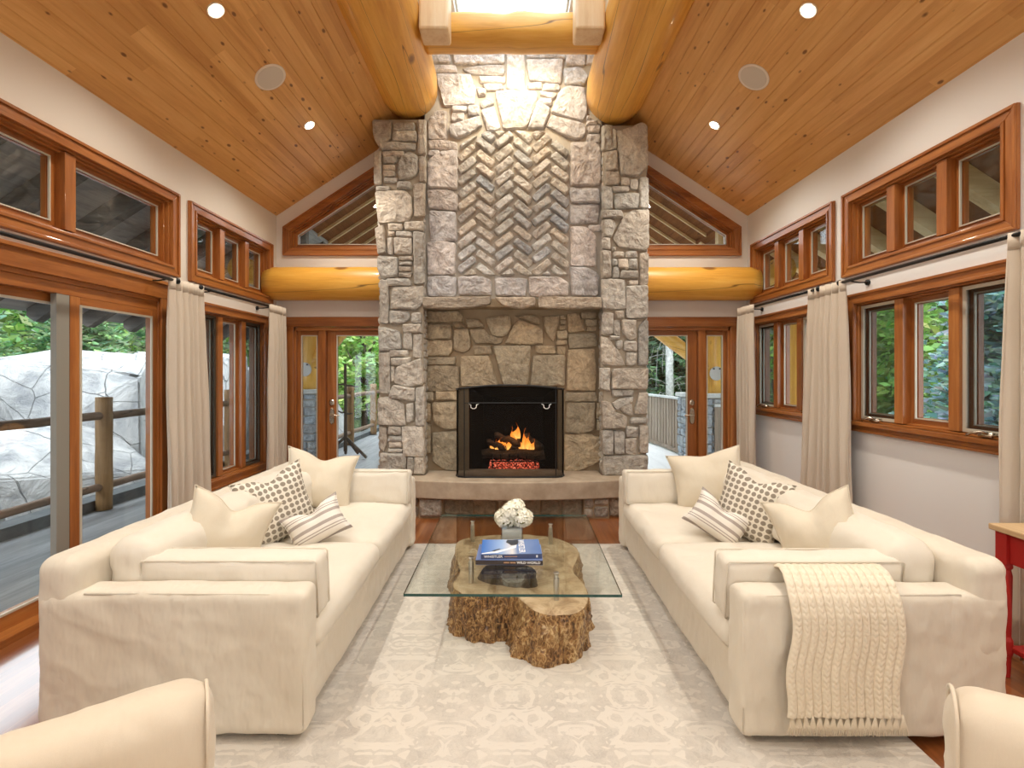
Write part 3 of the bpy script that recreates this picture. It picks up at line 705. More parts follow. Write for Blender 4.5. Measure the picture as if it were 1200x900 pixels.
def ashlar(M, u0, u1, v0, v1, T, base, h=.03, mn=.09, g=.012):
    def rec(a0, a1, b0, b1):
        w, hh = a1-a0, b1-b0
        if (w > mn*2.6 or (w > mn*1.6 and random.random() < .5)) and w > hh*.8:
            k = a0+w*rnd(.35, .65); rec(a0, k, b0, b1); rec(k, a1, b0, b1)
        elif hh > mn*2.0 or (hh > mn*1.3 and random.random() < .5):
            k = b0+hh*rnd(.35, .65); rec(a0, a1, b0, k); rec(a0, a1, k, b1)
        else:
            j = lambda: rnd(-.006, .006)
            stone(M, [(a0+g/2+j(), b0+g/2+j()), (a1-g/2+j(), b0+g/2+j()), (a1-g/2+j(), b1-g/2+j()), (a0+g/2+j(), b1-g/2+j())], T, h*rnd(.7, 1.2), jitcol(base))
    rec(u0, u1, v0, v1)
GREY = (.52,.48,.44); WARM = (.48,.44,.385); BROWN = (.43,.345,.235); LAV = (.60,.56,.545)
YP, YU, YN = 5.15, 5.25, 5.38                  # pilaster face, upper breast face, niche wall
fp = thing('stone_fireplace', 'tall fieldstone chimney and fireplace with herringbone panel in the middle of the far wall', 'fireplace', (0, 5.4, 0))
LP = '''437,141 459,143 458,164 444,172 438,160; 463,146,486,154; 461,155,487,166; 445,169 459,167 487,169 487,176 447,176; 490,141,499,181; 439,178,447,218; 449,178,473,184; 450,185,465,192; 450,194,463,200; 450,201,463,207; 450,209,466,214; 466,196 470,184 480,178 490,184 491,200 485,208 468,212; 492,184,499,215; 466,214,482,222; 441,219,457,224;
440,226 474,224 482,230 484,250 479,260 444,262; 486,217,498,254; 455,263,473,270; 474,261 496,260 497,271 475,270; 440,268 450,264 453,297 443,298; 455,272,463,277; 464,272,484,278; 455,279,461,298; 462,279,484,299; 443,300 466,302 466,323 448,328 443,318; 468,301,484,305; 468,307,483,311; 468,313,482,318; 467,320,483,325; 485,273,498,333; 454,327,481,335;
446,329,455,380; 460,337 497,336 496,355 489,363 458,362; 457,364 478,365 481,374 470,380 457,379; 483,367,494,379; 473,380,494,390; 444,384 449,383 469,389 471,409 445,412; 473,391,483,409; 485,391,494,419; 457,411,479,418; 458,420 482,419 480,427 459,428; 445,414,457,460; 465,430 494,420 496,450 478,454 462,448; 459,430,463,448;
455,466 461,451 487,455 486,470 462,467; 488,454,498,498; 443,467 455,465 473,473 476,498 444,498; 477,472,485,495; 445,499 453,500 454,518 450,529 445,525; 455,500,470,509; 455,511,471,517; 456,518,471,524; 455,526,472,530; 472,500,497,534; 445,531,476,556; 478,535,485,556; 486,536,498,556'''
RP = '''706,149,717,177; 718,152,722,177; 722,155 740,150 752,144 758,149 759,195 748,207 728,205 724,180; 709,178,724,200; 708,202,726,216; 728,209,737,218; 738,211,747,222; 749,209,759,245; 706,219,717,246; 718,219,736,225; 720,227,748,245;
706,247,729,256; 707,258 716,257 722,265 716,278 708,277; 718,280 730,255 740,247 760,246 760,290 757,294 725,290; 705,279,715,292; 716,290,722,294; 705,294,716,326; 718,295,731,302; 732,295,746,302; 717,304,723,312; 724,304,736,315; 737,304,746,315; 718,314,725,326; 727,318,748,326; 749,297,759,334; 705,328,732,363; 735,329,747,334; 734,336,759,372;
705,366,718,391; 720,365 731,364 730,373 722,373; 728,375 745,375 745,396 738,399 730,393; 719,375,726,393; 748,384 756,374 759,376 759,428 748,428; 714,394,726,398; 704,394 713,397 727,415 732,428 705,427; 722,399,729,408; 731,400,746,411; 734,413,746,428; 716,431,759,455; 703,430,714,457;
718,457,742,464; 717,472 730,466 742,465 741,471 722,480; 743,485 748,460 759,460 757,485; 705,470 714,471 722,483 735,489 733,502 706,502; 726,477 740,472 741,487 730,484; 739,489,757,496; 706,505,718,533; 720,505,731,532; 733,513,745,532; 734,500,747,511; 749,499,759,531; 707,534,758,556'''
for nm, data, x0, x1, side in (('pilaster', LP, -1.44, -.945, -1), ('pilaster', RP, .975, 1.462, 1)):
    M = MB()
    M.box(x0+.012, x1-.012, YP+.012, YF, .2, 4.235 if side < 0 else 4.17, 1, (1,1,1))
    stones(M, data, YP, WARM if side < 0 else WARM, .030)
    xo = x0 if side < 0 else x1; xi = x1 if side < 0 else x0
    To = lambda u, v, w, xo=xo, side=side: (xo+side*(w-.012), u, v)
    ashlar(M, YP+.02, YF-.01, .25, 4.15, To, WARM, .02)
    Ti = lambda u, v, w, xi=xi, side=side: (xi-side*(w-.012), u, v)
    ashlar(M, YP+.02, YN, .42, 2.2, Ti, WARM, .010, .08); ashlar(M, YP+.02, YU, 2.25, 4.15, Ti, GREY, .010, .08)
    M.build(nm, [m_st, m_mortar], fp)
# upper breast -------------------------------------------------------------
UP = '''503,57,528,64; 504,66,527,74; 507,77 534,78 536,85 508,86; 531,57 591,57 591,75 560,77 533,76; 542,82 565,78 591,78 591,88 580,90 550,87; 562,91,592,98; 565,100 588,99 591,106 570,107; 559,103 570,106 569,113 561,114; 511,88 552,89 555,100 558,105 556,123 521,125 516,108; 530,126,547,132; 549,125,562,136; 529,133,545,142; 502,142 512,131 524,132 523,164 503,164; 527,148 562,137 565,148 548,158 536,163 527,158; 562,121 574,116 579,122 565,128; 564,130 579,126 587,152 571,154; 580,109 605,107 628,109 631,116 617,150 590,152; 595,60,615,106; 618,60,662,69; 617,71 660,71 657,99 620,95; 619,98,635,105; 636,100,655,107; 631,108 653,111 648,117 633,112; 632,117,646,124; 663,61,686,78; 688,61,697,76; 660,82 680,80 688,88 686,101 662,99; 646,132 655,108 664,102 684,103 688,130 683,142; 619,150 629,118 645,128 637,151; 640,148 647,136 685,146 686,158 680,164 668,163; 687,137,692,141; 687,143,700,147; 689,149,704,156; 687,158,704,167;
502,166 520,165 536,168 536,176 503,174; 502,177,515,183; 502,190 515,179 536,177 536,222 502,221; 501,224 525,223 536,228 536,247 502,245; 504,248,534,283; 501,285 517,283 534,286 533,322 502,322; 501,325 520,323 535,326 534,347 502,347; 537,325 562,324 575,328 576,346 538,346; 581,326,617,347; 620,325 655,325 666,332 665,347 621,347; 669,168 697,167 703,175 703,217 669,218; 669,221,702,239; 669,241,701,261; 689,264,704,271; 669,266 686,266 698,276 698,312 669,311; 668,314 688,314 701,322 700,347 670,347'''
M = MB(); M.box(-.96, .99, YU+.012, YF, 2.25, 5.30, 1, (1,1,1))
stones(M, UP, YU, LAV, .034)
Tt = TY(YU)
ashlar(M, -.95, .98, 5.04, 5.29, Tt, LAV, .03, .12)
M.build('chimney_breast', [m_st, m_mortar_lt], fp)
# herringbone --------------------------------------------------------------
CL = [(x, y) for x, y in ((536,323),(667,323),(667,174),(655,163),(640,155),(604,153.5),(572,155),(552,163),(536,174))]
def clip(poly, C):
    out = poly; n = len(C); cx = sum(p[0] for p in C)/n; cy = sum(p[1] for p in C)/n
    for i in range(n):
        a, b = C[i], C[(i+1) % n]
        f = lambda p: (b[0]-a[0])*(p[1]-a[1])-(b[1]-a[1])*(p[0]-a[0])
        sg = 1 if f((cx, cy)) > 0 else -1; new = []
        for j in range(len(out)):
            p, q = out[j-1], out[j]; fp_, fq = f(p)*sg, f(q)*sg
            if fq >= 0:
                if fp_ < 0: t = fp_/(fp_-fq); new.append((p[0]+(q[0]-p[0])*t, p[1]+(q[1]-p[1])*t))
                new.append(q)
            elif fp_ >= 0:
                t = fp_/(fp_-fq); new.append((p[0]+(q[0]-p[0])*t, p[1]+(q[1]-p[1])*t))
        out = new
        if not out: return []
    return out
def area(p): return abs(sum(p[i-1][0]*p[i][1]-p[i][0]*p[i-1][1] for i in range(len(p))))/2
M = MB(); th = math.radians(38.5); pitch = 14.6
for i in range(7):
    cx = 536+11+21.9*i; sgn = -1 if i % 2 == 0 else 1          # '/' first (image y points down)
    for k in range(-2, 15):
        cy = 150+pitch*k+(pitch*.5 if i % 2 else 0)+(3 if i > 3 else 0)
        L, W = 25.2/2, 8.9/2; a = th*sgn+rnd(-.035, .035)
        ux, uy = math.cos(a), math.sin(a); vx, vy = -uy, ux; W2 = W*rnd(.9, 1.04); L2 = L*rnd(.93, 1.0)
        q = [(cx+ux*s1*L2+vx*s2*W2+rnd(-.5,.5), cy+uy*s1*L2+vy*s2*W2+rnd(-.5,.5)) for s1, s2 in ((-1,-1),(1,-1),(1,1),(-1,1))]
        q = clip(q, CL)
        if len(q) > 2 and area(q) > 22:
            p = [((x-HX)*YU/F, CH-(y-HY)*YU/F) for x, y in q]
            stone(M, p, TY(YU+.004), .034*rnd(.8, 1.3), jitcol(random.choice([(.55,.53,.51), (.61,.575,.53), (.47,.485,.51), (.57,.53,.475)]), .14), jit=.003)
M.build('herringbone_panel', [m_st], fp)
# lintel ledge and niche -------------------------------------------------------
M = MB(); yl = 5.14
M.box(-.955, .985, yl+.03, YF, 2.215, 2.30, 1, (1,1,1))
stones(M, '496,349 575,348 575,356 550,361 520,362 496,361; 580,349 627,349 627,358 612,362 590,359; 631,348 704,349 705,361 660,362 631,360', yl, (.42,.34,.26), .035)
M.build('lintel', [m_st, m_mortar_warm], fp)
NI = '''500,365 538,365 543,371 542,377 500,378; 501,380,528,398; 499,399 530,399 531,410 527,417 500,417; 499,419,535,427; 532,379,545,384; 532,386 549,386 552,406 546,413 532,411; 546,374 562,375 568,383 548,384; 550,386 567,386 574,393 590,397 587,403 556,402; 569,373 596,369 599,378 596,391 588,395 577,393; 555,405,576,416; 501,429 520,428 538,430 538,458 501,458; 540,418 573,417 584,452 541,452; 578,406 600,405 622,405 618,451 590,452;
592,402 604,378 609,375 635,385 636,403 612,404; 603,371 625,369 633,376 632,381 612,374; 637,371 655,370 653,385 648,400 638,388; 656,370,663,374; 656,376,663,380; 655,382,663,386; 652,388,664,397; 651,399,664,404; 665,368 678,368 685,388 666,390; 681,367,698,373; 685,375,699,382; 687,383,699,388; 666,391,698,407; 628,406,650,414; 652,406,662,415; 625,417 662,416 661,452 622,452; 665,410 696,409 698,432 697,458 664,457;
510,459,536,469; 499,459,508,470; 499,472,505,495; 507,472 536,471 536,502 520,503 508,494; 499,498,505,530; 507,507 536,505 537,551 520,549 507,540; 662,460,699,470; 664,472 697,472 696,504 680,508 662,506; 699,472,704,490; 699,492,704,505; 662,509 690,508 703,512 703,540 680,551 662,552'''
M = MB()
OP = rect(-.49, .52, .36, 1.345)
M.holed(rect(-.955, .985, .3, 2.24), [OP], 0, .10, lambda u, v, w: (u, YN+.012+w, v), 1)
for i in range(len(M.c)): M.c[i] = (1,1,1)
stones(M, NI, YN, BROWN, .034)
M.build('niche_wall', [m_st, m_mortar_warm], fp)
M = MB(); a, b = .56, .30      # firebox, tapering to the back
y0, y1 = YN+.10, YN+.62
fr_ = [(-.49, .36), (.52, .36), (.52, 1.345), (-.49, 1.345)]; bk = [(-.36, .36), (.39, .36), (.39, 1.2), (-.36, 1.2)]
vs = [(x, y0, z) for x, z in fr_]+[(x, y1, z) for x, z in bk]
M.add(vs, [(4,5,6,7),(0,1,5,4),(1,2,6,5),(2,3,7,6),(3,0,4,7)])
fb = M.build('firebox', m_fb, fp); so = fb.modifiers.new('solid', 'SOLIDIFY'); so.thickness = .03; so.offset = 1
# hearth -----------------------------------------------------------------------
M = MB(); pts = []; K = 24
for k in range(K+1):
    x = -1.30+2.62*k/K; bow = 4.80+.16*(abs(x-.01)/1.31)**2; pts.append((x, bow))
top = pts+[(1.32, 5.16), (.97, 5.16), (.97, YN+.11), (-.94, YN+.11), (-.94, 5.16), (-1.30, 5.16)]
M.poly(top, .215, .40, lambda u, v, w: (u, v, w))
M.build('hearth_slab', m_hearth, fp, bevel=.012)
M = MB(); M.box(-1.28, 1.30, 4.99, YF, 0, .215, 1, (1,1,1)); M.box(-.96, -.72, 4.93, 5.0, 0, .215, 1, (1,1,1)); M.box(.74, 1.0, 4.93, 5.0, 0, .215, 1, (1,1,1))
ashlar(M, -.71, .73, .01, .21, TY(4.99), (.30,.26,.19), .02, .16)
for a, b in ((-.96, -.72), (.74, 1.0)): ashlar(M, a, b, .01, .21, TY(4.93), (.36,.32,.27), .02, .14)
for a, b in ((-1.28, -.97), (1.01, 1.30)): ashlar(M, a, b, .01, .21, TY(4.99), (.36,.32,.27), .02, .14)
M.build('hearth_base', [m_st, m_mortar_warm], fp)

# fire: gas log set ------------------------------------------------------------
gx = .02
g = thing('log_grate', 'black iron grate with glowing ember bed inside the firebox', 'fire grate', (gx, 5.72, .36))
M = MB(); rings = []
M = rbox(gx-.27, gx+.28, 5.56, 5.82, .362, .435, .03, .015, .03, 24); M.build('ember_bed', m_emb, g)
for k in range(6):
    x = gx-.25+k*.1; m2 = MB(); m2.tube([(x, 5.55, .56), (x, 5.55, .49), (x, 5.60, .475), (x, 5.80, .475)], .008, 6); m2.build('grate_bar', m_black, g)
m2 = MB(); m2.tube([(gx-.27, 5.545, .475), (gx+.28, 5.545, .475)], .008, 6)
for x in (gx-.25, gx+.25): m2.tube([(x, 5.56, .475), (x, 5.56, .362)], .009, 6)
m2.build('front_rail', m_black, g)
def gaslog(p0, p1, r, lab):
    p0, p1 = Vector(p0), Vector(p1); M = MB(); pts = [p0.lerp(p1, k/10)+Vector((0, 0, .012*math.sin(k*1.3))) for k in range(11)]
    rs = [r*(1+.18*fr((k*.7, r*9, p0.x), 1)) for k in range(11)]; M.tube(pts, rs, 14)
    tag(M.build('fire_log', m_gaslog, smooth=True, origin=tuple(p0)), lab, 'log', 'logs in the fire')
gaslog((gx-.37, 5.60, .548), (gx+.36, 5.60, .545), .055, 'thick front log lying level across the grate')
gaslog((gx-.30, 5.74, .60), (gx+.30, 5.76, .58), .05, 'charred rear log behind the flames')
gaslog((gx-.22, 5.68, .76), (gx+.07, 5.60, .67), .038, 'charred log leaning from upper left over the flames')
gaslog((gx+.13, 5.72, .74), (gx+.33, 5.60, .62), .045, 'short log leaning down to the right in the fire')
gaslog((gx-.31, 5.66, .68), (gx-.10, 5.60, .62), .036, 'short stub log at the left end of the fire')
gaslog((gx+.0, 5.60, .61), (gx+.01, 5.74, .71), .03, 'short upright stub log in the middle of the fire')
fl = thing('flames', 'orange flames rising between the logs', 'fire', (gx, 5.66, .52))
def flame(x, y, z, w, h, ln):
    M = MB(); rings = []
    for k in range(9):
        t = k/8; r = w*(math.sin(PI*min(1, t*1.25+.12))**.8)*(1-t)**.55+.001
        cx = x+ln*t*t+.012*math.sin(t*7+x*40); rings.append([(cx+r*math.cos(a), y+.3*r*math.sin(a), z+h*t) for a in [2*PI*j/8 for j in range(8)]])
    M.ring_loft(rings); M.build('flame', m_fl, fl, smooth=True)
for f in ((.0,5.70,.66,.04,.20,-.03), (-.19,5.62,.60,.05,.15,.06), (-.24,5.62,.61,.04,.11,.05), (-.13,5.60,.60,.04,.10,.05), (.17,5.61,.60,.05,.20,.0), (.22,5.61,.60,.045,.13,.03), (-.13,5.66,.59,.055,.17,.07), (-.07,5.66,.59,.045,.16,.04), (-.19,5.67,.60,.025,.09,-.02), (-.06,5.66,.60,.028,.11,.0), (.05,5.68,.72,.05,.19,-.02), (.01,5.70,.74,.03,.10,.02), (.12,5.64,.59,.045,.26,.02), (.155,5.67,.60,.03,.14,.03), (.09,5.66,.60,.03,.11,-.02), (.19,5.66,.60,.022,.08,.03), (.23,5.66,.60,.02,.05,.03)):
    flame(gx+f[0], *f[1:])
L = bpy.data.lights.new('fire_glow', 'POINT'); L.energy = 3; L.color = (1, .45, .14); L.shadow_soft_size = .12
lo = bpy.data.objects.new('fire_light', L); S.collection.objects.link(lo); lo.parent = fl; lo.location = (0, -.12, .28)
# fire screen --------------------------------------------------------------------
fs = thing('fire_screen', 'black arched wire-mesh fire screen standing on the hearth slab', 'fire screen', (-.02, 5.08, .4))
plan = [(-.575, 5.21), (-.572, 5.10), (-.545, 5.035), (-.48, 5.005)]; plan = plan+[(-a, b) for a, b in plan[::-1]]
def ztop(x): return 1.372-.045*(abs(x)/.575)**2
M = MB(); n = len(plan)
pl2 = [plan[0], plan[1], plan[2], plan[3]]+[(-.48+.96*k/10, 5.005) for k in range(1, 10)]+plan[4:]
ptop = [(x-.02, y, ztop(x)) for x, y in pl2]; pbot = [(x-.02, y, .408) for x, y in pl2]
M.tube(ptop, .010, 8); M.tube(pbot, .010, 8)
for k in (0, len(pl2)-1): M.tube([pbot[k], ptop[k]], .010, 8)
for k in (3, len(pl2)-4): M.tube([pbot[k], ptop[k]], .006, 6)
M.tube([(-.50, 5.0, 1.185), (.46, 5.0, 1.185)], .005, 6)
M.build('screen_frame', m_black, fs)
M = MB(); M.ring_loft([pbot, ptop], cap=False, closed=False); M.build('screen_mesh', m_firemesh, fs)
M = MB()
for x in (-.40, .36):
    M = MB(); M.tube([(x-.05, 4.995, 1.175), (x-.03, 4.985, 1.165), (x-.028, 4.975, 1.14), (x-.01, 4.972, 1.128), (x+.01, 4.972, 1.128), (x+.028, 4.975, 1.14), (x+.03, 4.985, 1.165), (x+.05, 4.995, 1.175)], .005, 6)
    M.build('handle', m_steel, fs, smooth=True)
# ------------------------------------------------------------------ rug
M = MB(); nx, ny = 40, 48; x0, x1, y0, y1 = -1.61, 1.615, .30, 4.16
top = []
for i in range(nx+1):
    for j in range(ny+1):
        x = x0+(x1-x0)*i/nx; y = y0+(y1-y0)*j/ny; top.append((x+.004*fr((y, 1, 0), 2)*(i in (0, nx)), y+.006*fr((x, 2, 0), 2)*(j in (0, ny)), .013+.002*fr((x, y, 0), 2)))
M.add(top, [(i*(ny+1)+j, (i+1)*(ny+1)+j, (i+1)*(ny+1)+j+1, i*(ny+1)+j+1) for i in range(nx) for j in range(ny)])
rg = M.build('rug', m_rug, smooth=False, origin=(0, 2.2, .001)); so = rg.modifiers.new('solid', 'SOLIDIFY'); so.thickness = .012; so.offset = -1
tag(rg, 'large cream and grey damask-patterned rug between the two sofas', 'rug')

# ------------------------------------------------------------------ sofas
def sofa(name, label, loc, rz, L, D, sd, hb=.74):
    r = thing(name, label, 'sofa', loc, rz, group='facing slipcovered sofas'); hl, hd = L/2, D/2
    def part(nm, M, m=m_linen, par=r): return M.build(nm, m, par, smooth=True, local=True)
    part('base', rbox(-hd+.02, hd-.03, -hl+.08, hl-.08, .035, .31, .03, .022, .008, 4, seed=sd))
    part('backrest', rbox(-hd, -hd+.17, -hl, hl, .03, hb, .055, .018, .005, 5, seed=sd+1))
    for s in (-1, 1):
        a = part('armrest', rbox(-hd+.015, hd, min(s*(hl-.135), s*hl), max(s*(hl-.135), s*hl), .028, .605, .035, .015, .0060, 4.5, seed=sd+3+s))
        yy = s*hl*1.0; q = .012
        pts = []
        for (x, z) in ((hd-.012, .05), (hd-.010, .3), (hd-.010, .57), (hd-.03, .592), (hd-.2, .597), (-hd+.2, .598)): pts.append((x, yy-s*.012, z))
        M = MB(); M.tube(pts, .0045, 6); M.build('seam', m_linen, a, smooth=True, local=True)
        for fx in (hd-.10, -hd+.10):
            M = MB(); M.box(fx-.035, fx+.035, s*(hl-.09)-.035, s*(hl-.09)+.035, 0, .045); M.build('foot', m_foot, r, local=True)
    for s in (-1, 1):
        a, b = (0.004, hl-.14) if s > 0 else (-hl+.14, -.004)
        part('seat_cushion', rbox(-hd+.17, hd-.005, a, b, .285, .425, .05, .03, .010, 5, puff=(.012, .005, .028), seed=sd+7+s), m_linen_seat)
        a2, b2 = (0.01, hl-.15) if s > 0 else (-hl+.15, -.01)
        M = rbox(-.10, .10, a2, b2, -.16, .17, .07, .03, .014, 6, puff=(.05, .0, .015), seed=sd+11+s)
        R = Matrix.Translation((-hd+.265, 0, .585)) @ Matrix.Rotation(-.14, 4, 'Y')
        M.v = [tuple(R @ Vector(p)) for p in M.v]; part('back_cushion', M, m_linen_seat)
        # upright loose arm cushion leaning on the arm
        M = rbox(-.385, .385, -.062, .062, -.135, .135, .03, .025, .007, 7, puff=(.0, .018, .004), seed=sd+20+s)
        R = Matrix.Translation((.155, s*(hl-.215), .555)) @ Matrix.Rotation(-s*.10, 4, 'X')
        M.v = [tuple(R @ Vector(p)) for p in M.v]; c = part('arm_cushion', M, m_linen_seat)
        for e in (-1, 1):
            loop = [(-.375, e*.06, -.125), (.375, e*.06, -.125), (.38, e*.06, -.12), (.38, e*.06, .12), (.372, e*.06, .13), (-.372, e*.06, .13), (-.38, e*.06, .12), (-.38, e*.06, -.12), (-.375, e*.06, -.125)]
            M = MB(); M.tube([R @ Vector(p) for p in loop], .004, 6); M.build('piping', m_linen, c, smooth=True, local=True)
    return r
LS = (-1.375, 3.02, 0); RS = (1.455, 3.01, 0)
sofa('sofa', 'cream slipcovered sofa on the left in front of the sliding door', (LS[0], LS[1], .013), 0, 2.22, 1.09, 1)
sofa('sofa', 'cream slipcovered sofa on the right with the knitted throw on its arm', (RS[0], RS[1], .013), PI, 2.22, 1.08, 40)

# ------------------------------------------------------------------ pillows
def pillow(name, label, cat, mat, loc, w, h, t, rot, chop=0, sharp=.13, seed=0, lean=0, grp=None):
    """local: width X, height Z, thickness Y"""
    N = 26; r = []; M = MB()
    for side in (1, -1):
        for i in range(N+1):
            for j in range(N+1):
                u, v = 2*i/N-1, 2*j/N-1
                k = (1-abs(u)**2.4)*(1-abs(v)**2.4)
                th = t*.5*max(0, k)**.55
                x = w/2*u*(1-sharp*(1-v*v)*abs(u)**1.5); z = h/2*v*(1-sharp*(1-u*u)*abs(v)**1.5)
                if chop: 
                    d = math.exp(-(u/.33)**2)*max(0, (v+.35)/1.35)**1.3
                    z -= chop*d; th *= 1-.5*d
                w_ = fr((x*1.0+seed, side*.7+seed, z), 9, 3)*.008*min(1, k*3)+(1-abs(noise.noise(Vector((x*7+z*4, z*6-x*3+seed, side)))) * 2)*.004*min(1, k*3)
                r.append((x, side*(th+w_), z))
    n1 = (N+1)**2
    for s2 in (0, 1):
        for i in range(N):
            for j in range(N):
                a = s2*n1+i*(N+1)+j; q = (a, a+N+1, a+N+2, a+1); M.f.append(list(q if s2 else q[::-1])); M.m.append(0); M.c.append(None)
    M.v = r; rim = [(i, 0) for i in range(N)]+[(N, j) for j in range(N)]+[(i, N) for i in range(N, 0, -1)]+[(0, j) for j in range(N, 0, -1)]
    o = thing(name, label, cat, loc, 0, grp); o.rotation_euler = rot
    body = M.build('cover', mat, o, smooth=True, local=True)
    bm = bmesh.new(); bm.from_mesh(body.data); bmesh.ops.remove_doubles(bm, verts=bm.verts, dist=.0009); bmesh.ops.recalc_face_normals(bm, faces=bm.faces); bm.to_mesh(body.data); bm.free()
    pts = [r[i*(N+1)+j] for i, j in rim]; pts = [(p[0]*1.004, 0, p[2]*1.004) for p in pts]
    M = MB(); M.tube(pts+[pts[0]], .0035, 6, cap=False); M.build('seam', mat, o, smooth=True, local=True)
    return o
R = math.radians
G = 'sofa pillows'
pillow('throw_pillow', 'large plain cream pillow in the far corner of the left sofa', 'pillow', m_pillow, (-1.50, 3.72, .665), .54, .46, .20, (R(-20), R(12), R(24)), chop=.05, seed=1)
pillow('throw_pillow', 'grey-dotted pillow on the left sofa between the plain pillows', 'pillow', m_dot, (-1.50, 3.06, .645), .44, .47, .17, (R(-12), R(-14), R(48)), chop=.045, seed=2)
pillow('throw_pillow', 'small striped oblong pillow lying low in front of the dotted one on the left sofa', 'pillow', m_str, (-1.225, 2.99, .555), .36, .25, .15, (R(-28), R(-24), R(25)), chop=.04, seed=3)
pillow('throw_pillow', 'plain cream pillow with pointed corners nearest the camera on the left sofa', 'pillow', m_pillow, (-1.50, 2.50, .655), .43, .42, .19, (R(-8), R(20), R(32)), chop=.06, sharp=.15, seed=4)
pillow('throw_pillow', 'large plain cream pillow in the far corner of the right sofa', 'pillow', m_pillow, (1.53, 3.72, .67), .56, .46, .19, (R(-20), R(-12), R(-18)), chop=.02, seed=5)
pillow('throw_pillow', 'grey-dotted pillow on the right sofa between the plain pillows', 'pillow', m_dot, (1.53, 3.08, .64), .42, .46, .17, (R(-12), R(14), R(-48)), chop=.045, seed=6)
pillow('throw_pillow', 'small striped oblong pillow lying low in front of the dotted one on the right sofa', 'pillow', m_str, (1.32, 3.06, .56), .36, .25, .15, (R(-28), R(30), R(-30)), chop=.04, seed=7)
pillow('throw_pillow', 'plain cream pillow with pointed corners nearest the camera on the right sofa', 'pillow', m_pillow, (1.60, 2.50, .655), .43, .42, .19, (R(-8), R(-20), R(-32)), chop=.06, sharp=.15, seed=8)

# ------------------------------------------------------------------ knitted throw on the right sofa's near arm
th = thing('knitted_throw', 'chunky cream knitted throw with tassels hanging over the near arm of the right sofa', 'throw blanket', (1.285, 1.89, .1))
path = [(2.052, .61), (2.05, .645), (2.03, .672), (1.99, .684), (1.95, .680), (1.91, .655), (1.880, .61), (1.868, .55), (1.866, .45), (1.864, .35), (1.862, .25), (1.860, .165)]
cum = [0]
for a, b in zip(path, path[1:]): cum.append(cum[-1]+math.hypot(a[0]-b[0], a[1]-b[1]))
Lt = cum[-1]
def onpath(s):
    for k in range(len(path)-1):
        if s <= cum[k+1]+1e-9:
            t = (s-cum[k])/(cum[k+1]-cum[k]); a, b = path[k], path[k+1]
            d = Vector((b[0]-a[0], b[1]-a[1])).normalized(); return a[0]+(b[0]-a[0])*t, a[1]+(b[1]-a[1])*t, (d.y, -d.x)
NU, NV = 200, 170; vs = []; W0, W1 = 1.06, 1.50
for j in range(NV+1):
    s = Lt*j/NV; y, z, nn = onpath(s)
    k = s/Lt; a = W0+.055*(1-k)+.008*math.sin(s*21); b = W1+.045-.04*k+.008*math.sin(s*17+1)
    for i in range(NU+1):
        u = i/NU; x = a+(b-a)*u
        rib = abs(math.sin(u*PI*13)); ch = math.sin(u*PI*26); st = abs(math.sin((s*PI/.022)+abs(ch)*1.6))
        d = .004+.007*rib**.6+.0045*st*rib+.004*math.sin(u*PI*4.5+s*2)*min(1, k*2)
        vs.append((x, y+nn[0]*d*1, z+nn[1]*d*-1 if False else z+abs(nn[1])*d) if nn[0] > -.2 else (x, y-abs(nn[0])*d, z+abs(nn[1])*d))
for q in range(len(vs)): pass
M = MB(); M.add(vs, [(j*(NU+1)+i, j*(NU+1)+i+1, (j+1)*(NU+1)+i+1, (j+1)*(NU+1)+i) for j in range(NV) for i in range(NU)])
k_ = M.build('blanket', m_knit, th, smooth=True); so = k_.modifiers.new('solid', 'SOLIDIFY'); so.thickness = .006; so.offset = 0
for i in range(17):
    x = 1.085+.43*i/16; M = MB(); lx = rnd(-.008, .008)
    for q in range(5):
        dx = (q-2)*.0055
        M.tube([(x, 1.856, .172), (x+dx*.25, 1.852, .158), (x+dx*.9+lx*.4, 1.853, .13), (x+dx*1.7+lx, 1.858, .092+rnd(-.006, .004))], [.0045, .0035, .0035, .0025], 5)
    M.build('tassel', m_knit, th, smooth=True)

# ------------------------------------------------------------------ armchairs in the foreground
def armchair(label, corner, ang, mir, sd):
    r = thing('armchair', label, 'armchair', (corner[0], corner[1], .013), ang)
    # local frame: +X forward, origin under the front corner of the visible arm, chair body towards mir*Y
    m = mir
    def part(nm, M, mt=m_chair, par=r): return M.build(nm, mt, par, smooth=True, local=True)
    def yb(a, b): return (min(m*a, m*b), max(m*a, m*b))
    for o_ in (0, .74):
        a = part('armrest', rbox(-.86, 0, *yb(o_, o_+.17), .03, .685, .075, .016, .007, 5, seed=sd+o_))
        yy = m*(o_+.085); pts = []
        for k in range(17):
            t = PI*k/16; pts.append((-.012, yy+.070*math.cos(t), .60+.072*math.sin(t)))
        pts = [(-.012, yy+.072, .06)]+pts+[(-.012, yy-.072, .06)]
        M = MB(); M.tube(pts, .005, 6); M.build('piping', m_chair, a, smooth=True, local=True)
    part('base', rbox(-.84, -.04, *yb(.15, .76), .035, .30, .03, .035, .008, 4, seed=sd+2))
    part('backrest', rbox(-.92, -.74, *yb(0.01, .90), .03, .80, .07, .03, .010, 5, seed=sd+3))
    part('seat_cushion', rbox(-.76, .0, *yb(.175, .735), .29, .44, .05, .03, .008, 5, puff=(.01, .0, .03), seed=sd+4))
    part('back_cushion', rbox(-.76, -.58, *yb(.18, .73), .43, .82, .07, .03, .010, 5, puff=(.05, 0, .01), seed=sd+5))
    for fx in (-.08, -.84):
        for fy in (.08, .83):
            M = MB(); M.box(fx-.03, fx+.03, m*fy-.03, m*fy+.03, 0, .04); M.build('foot', m_foot, r, local=True)
armchair('tan slipcovered armchair at the lower left edge of the view, only its arm showing', (-.84, 1.33), math.radians(35), -1, 70)
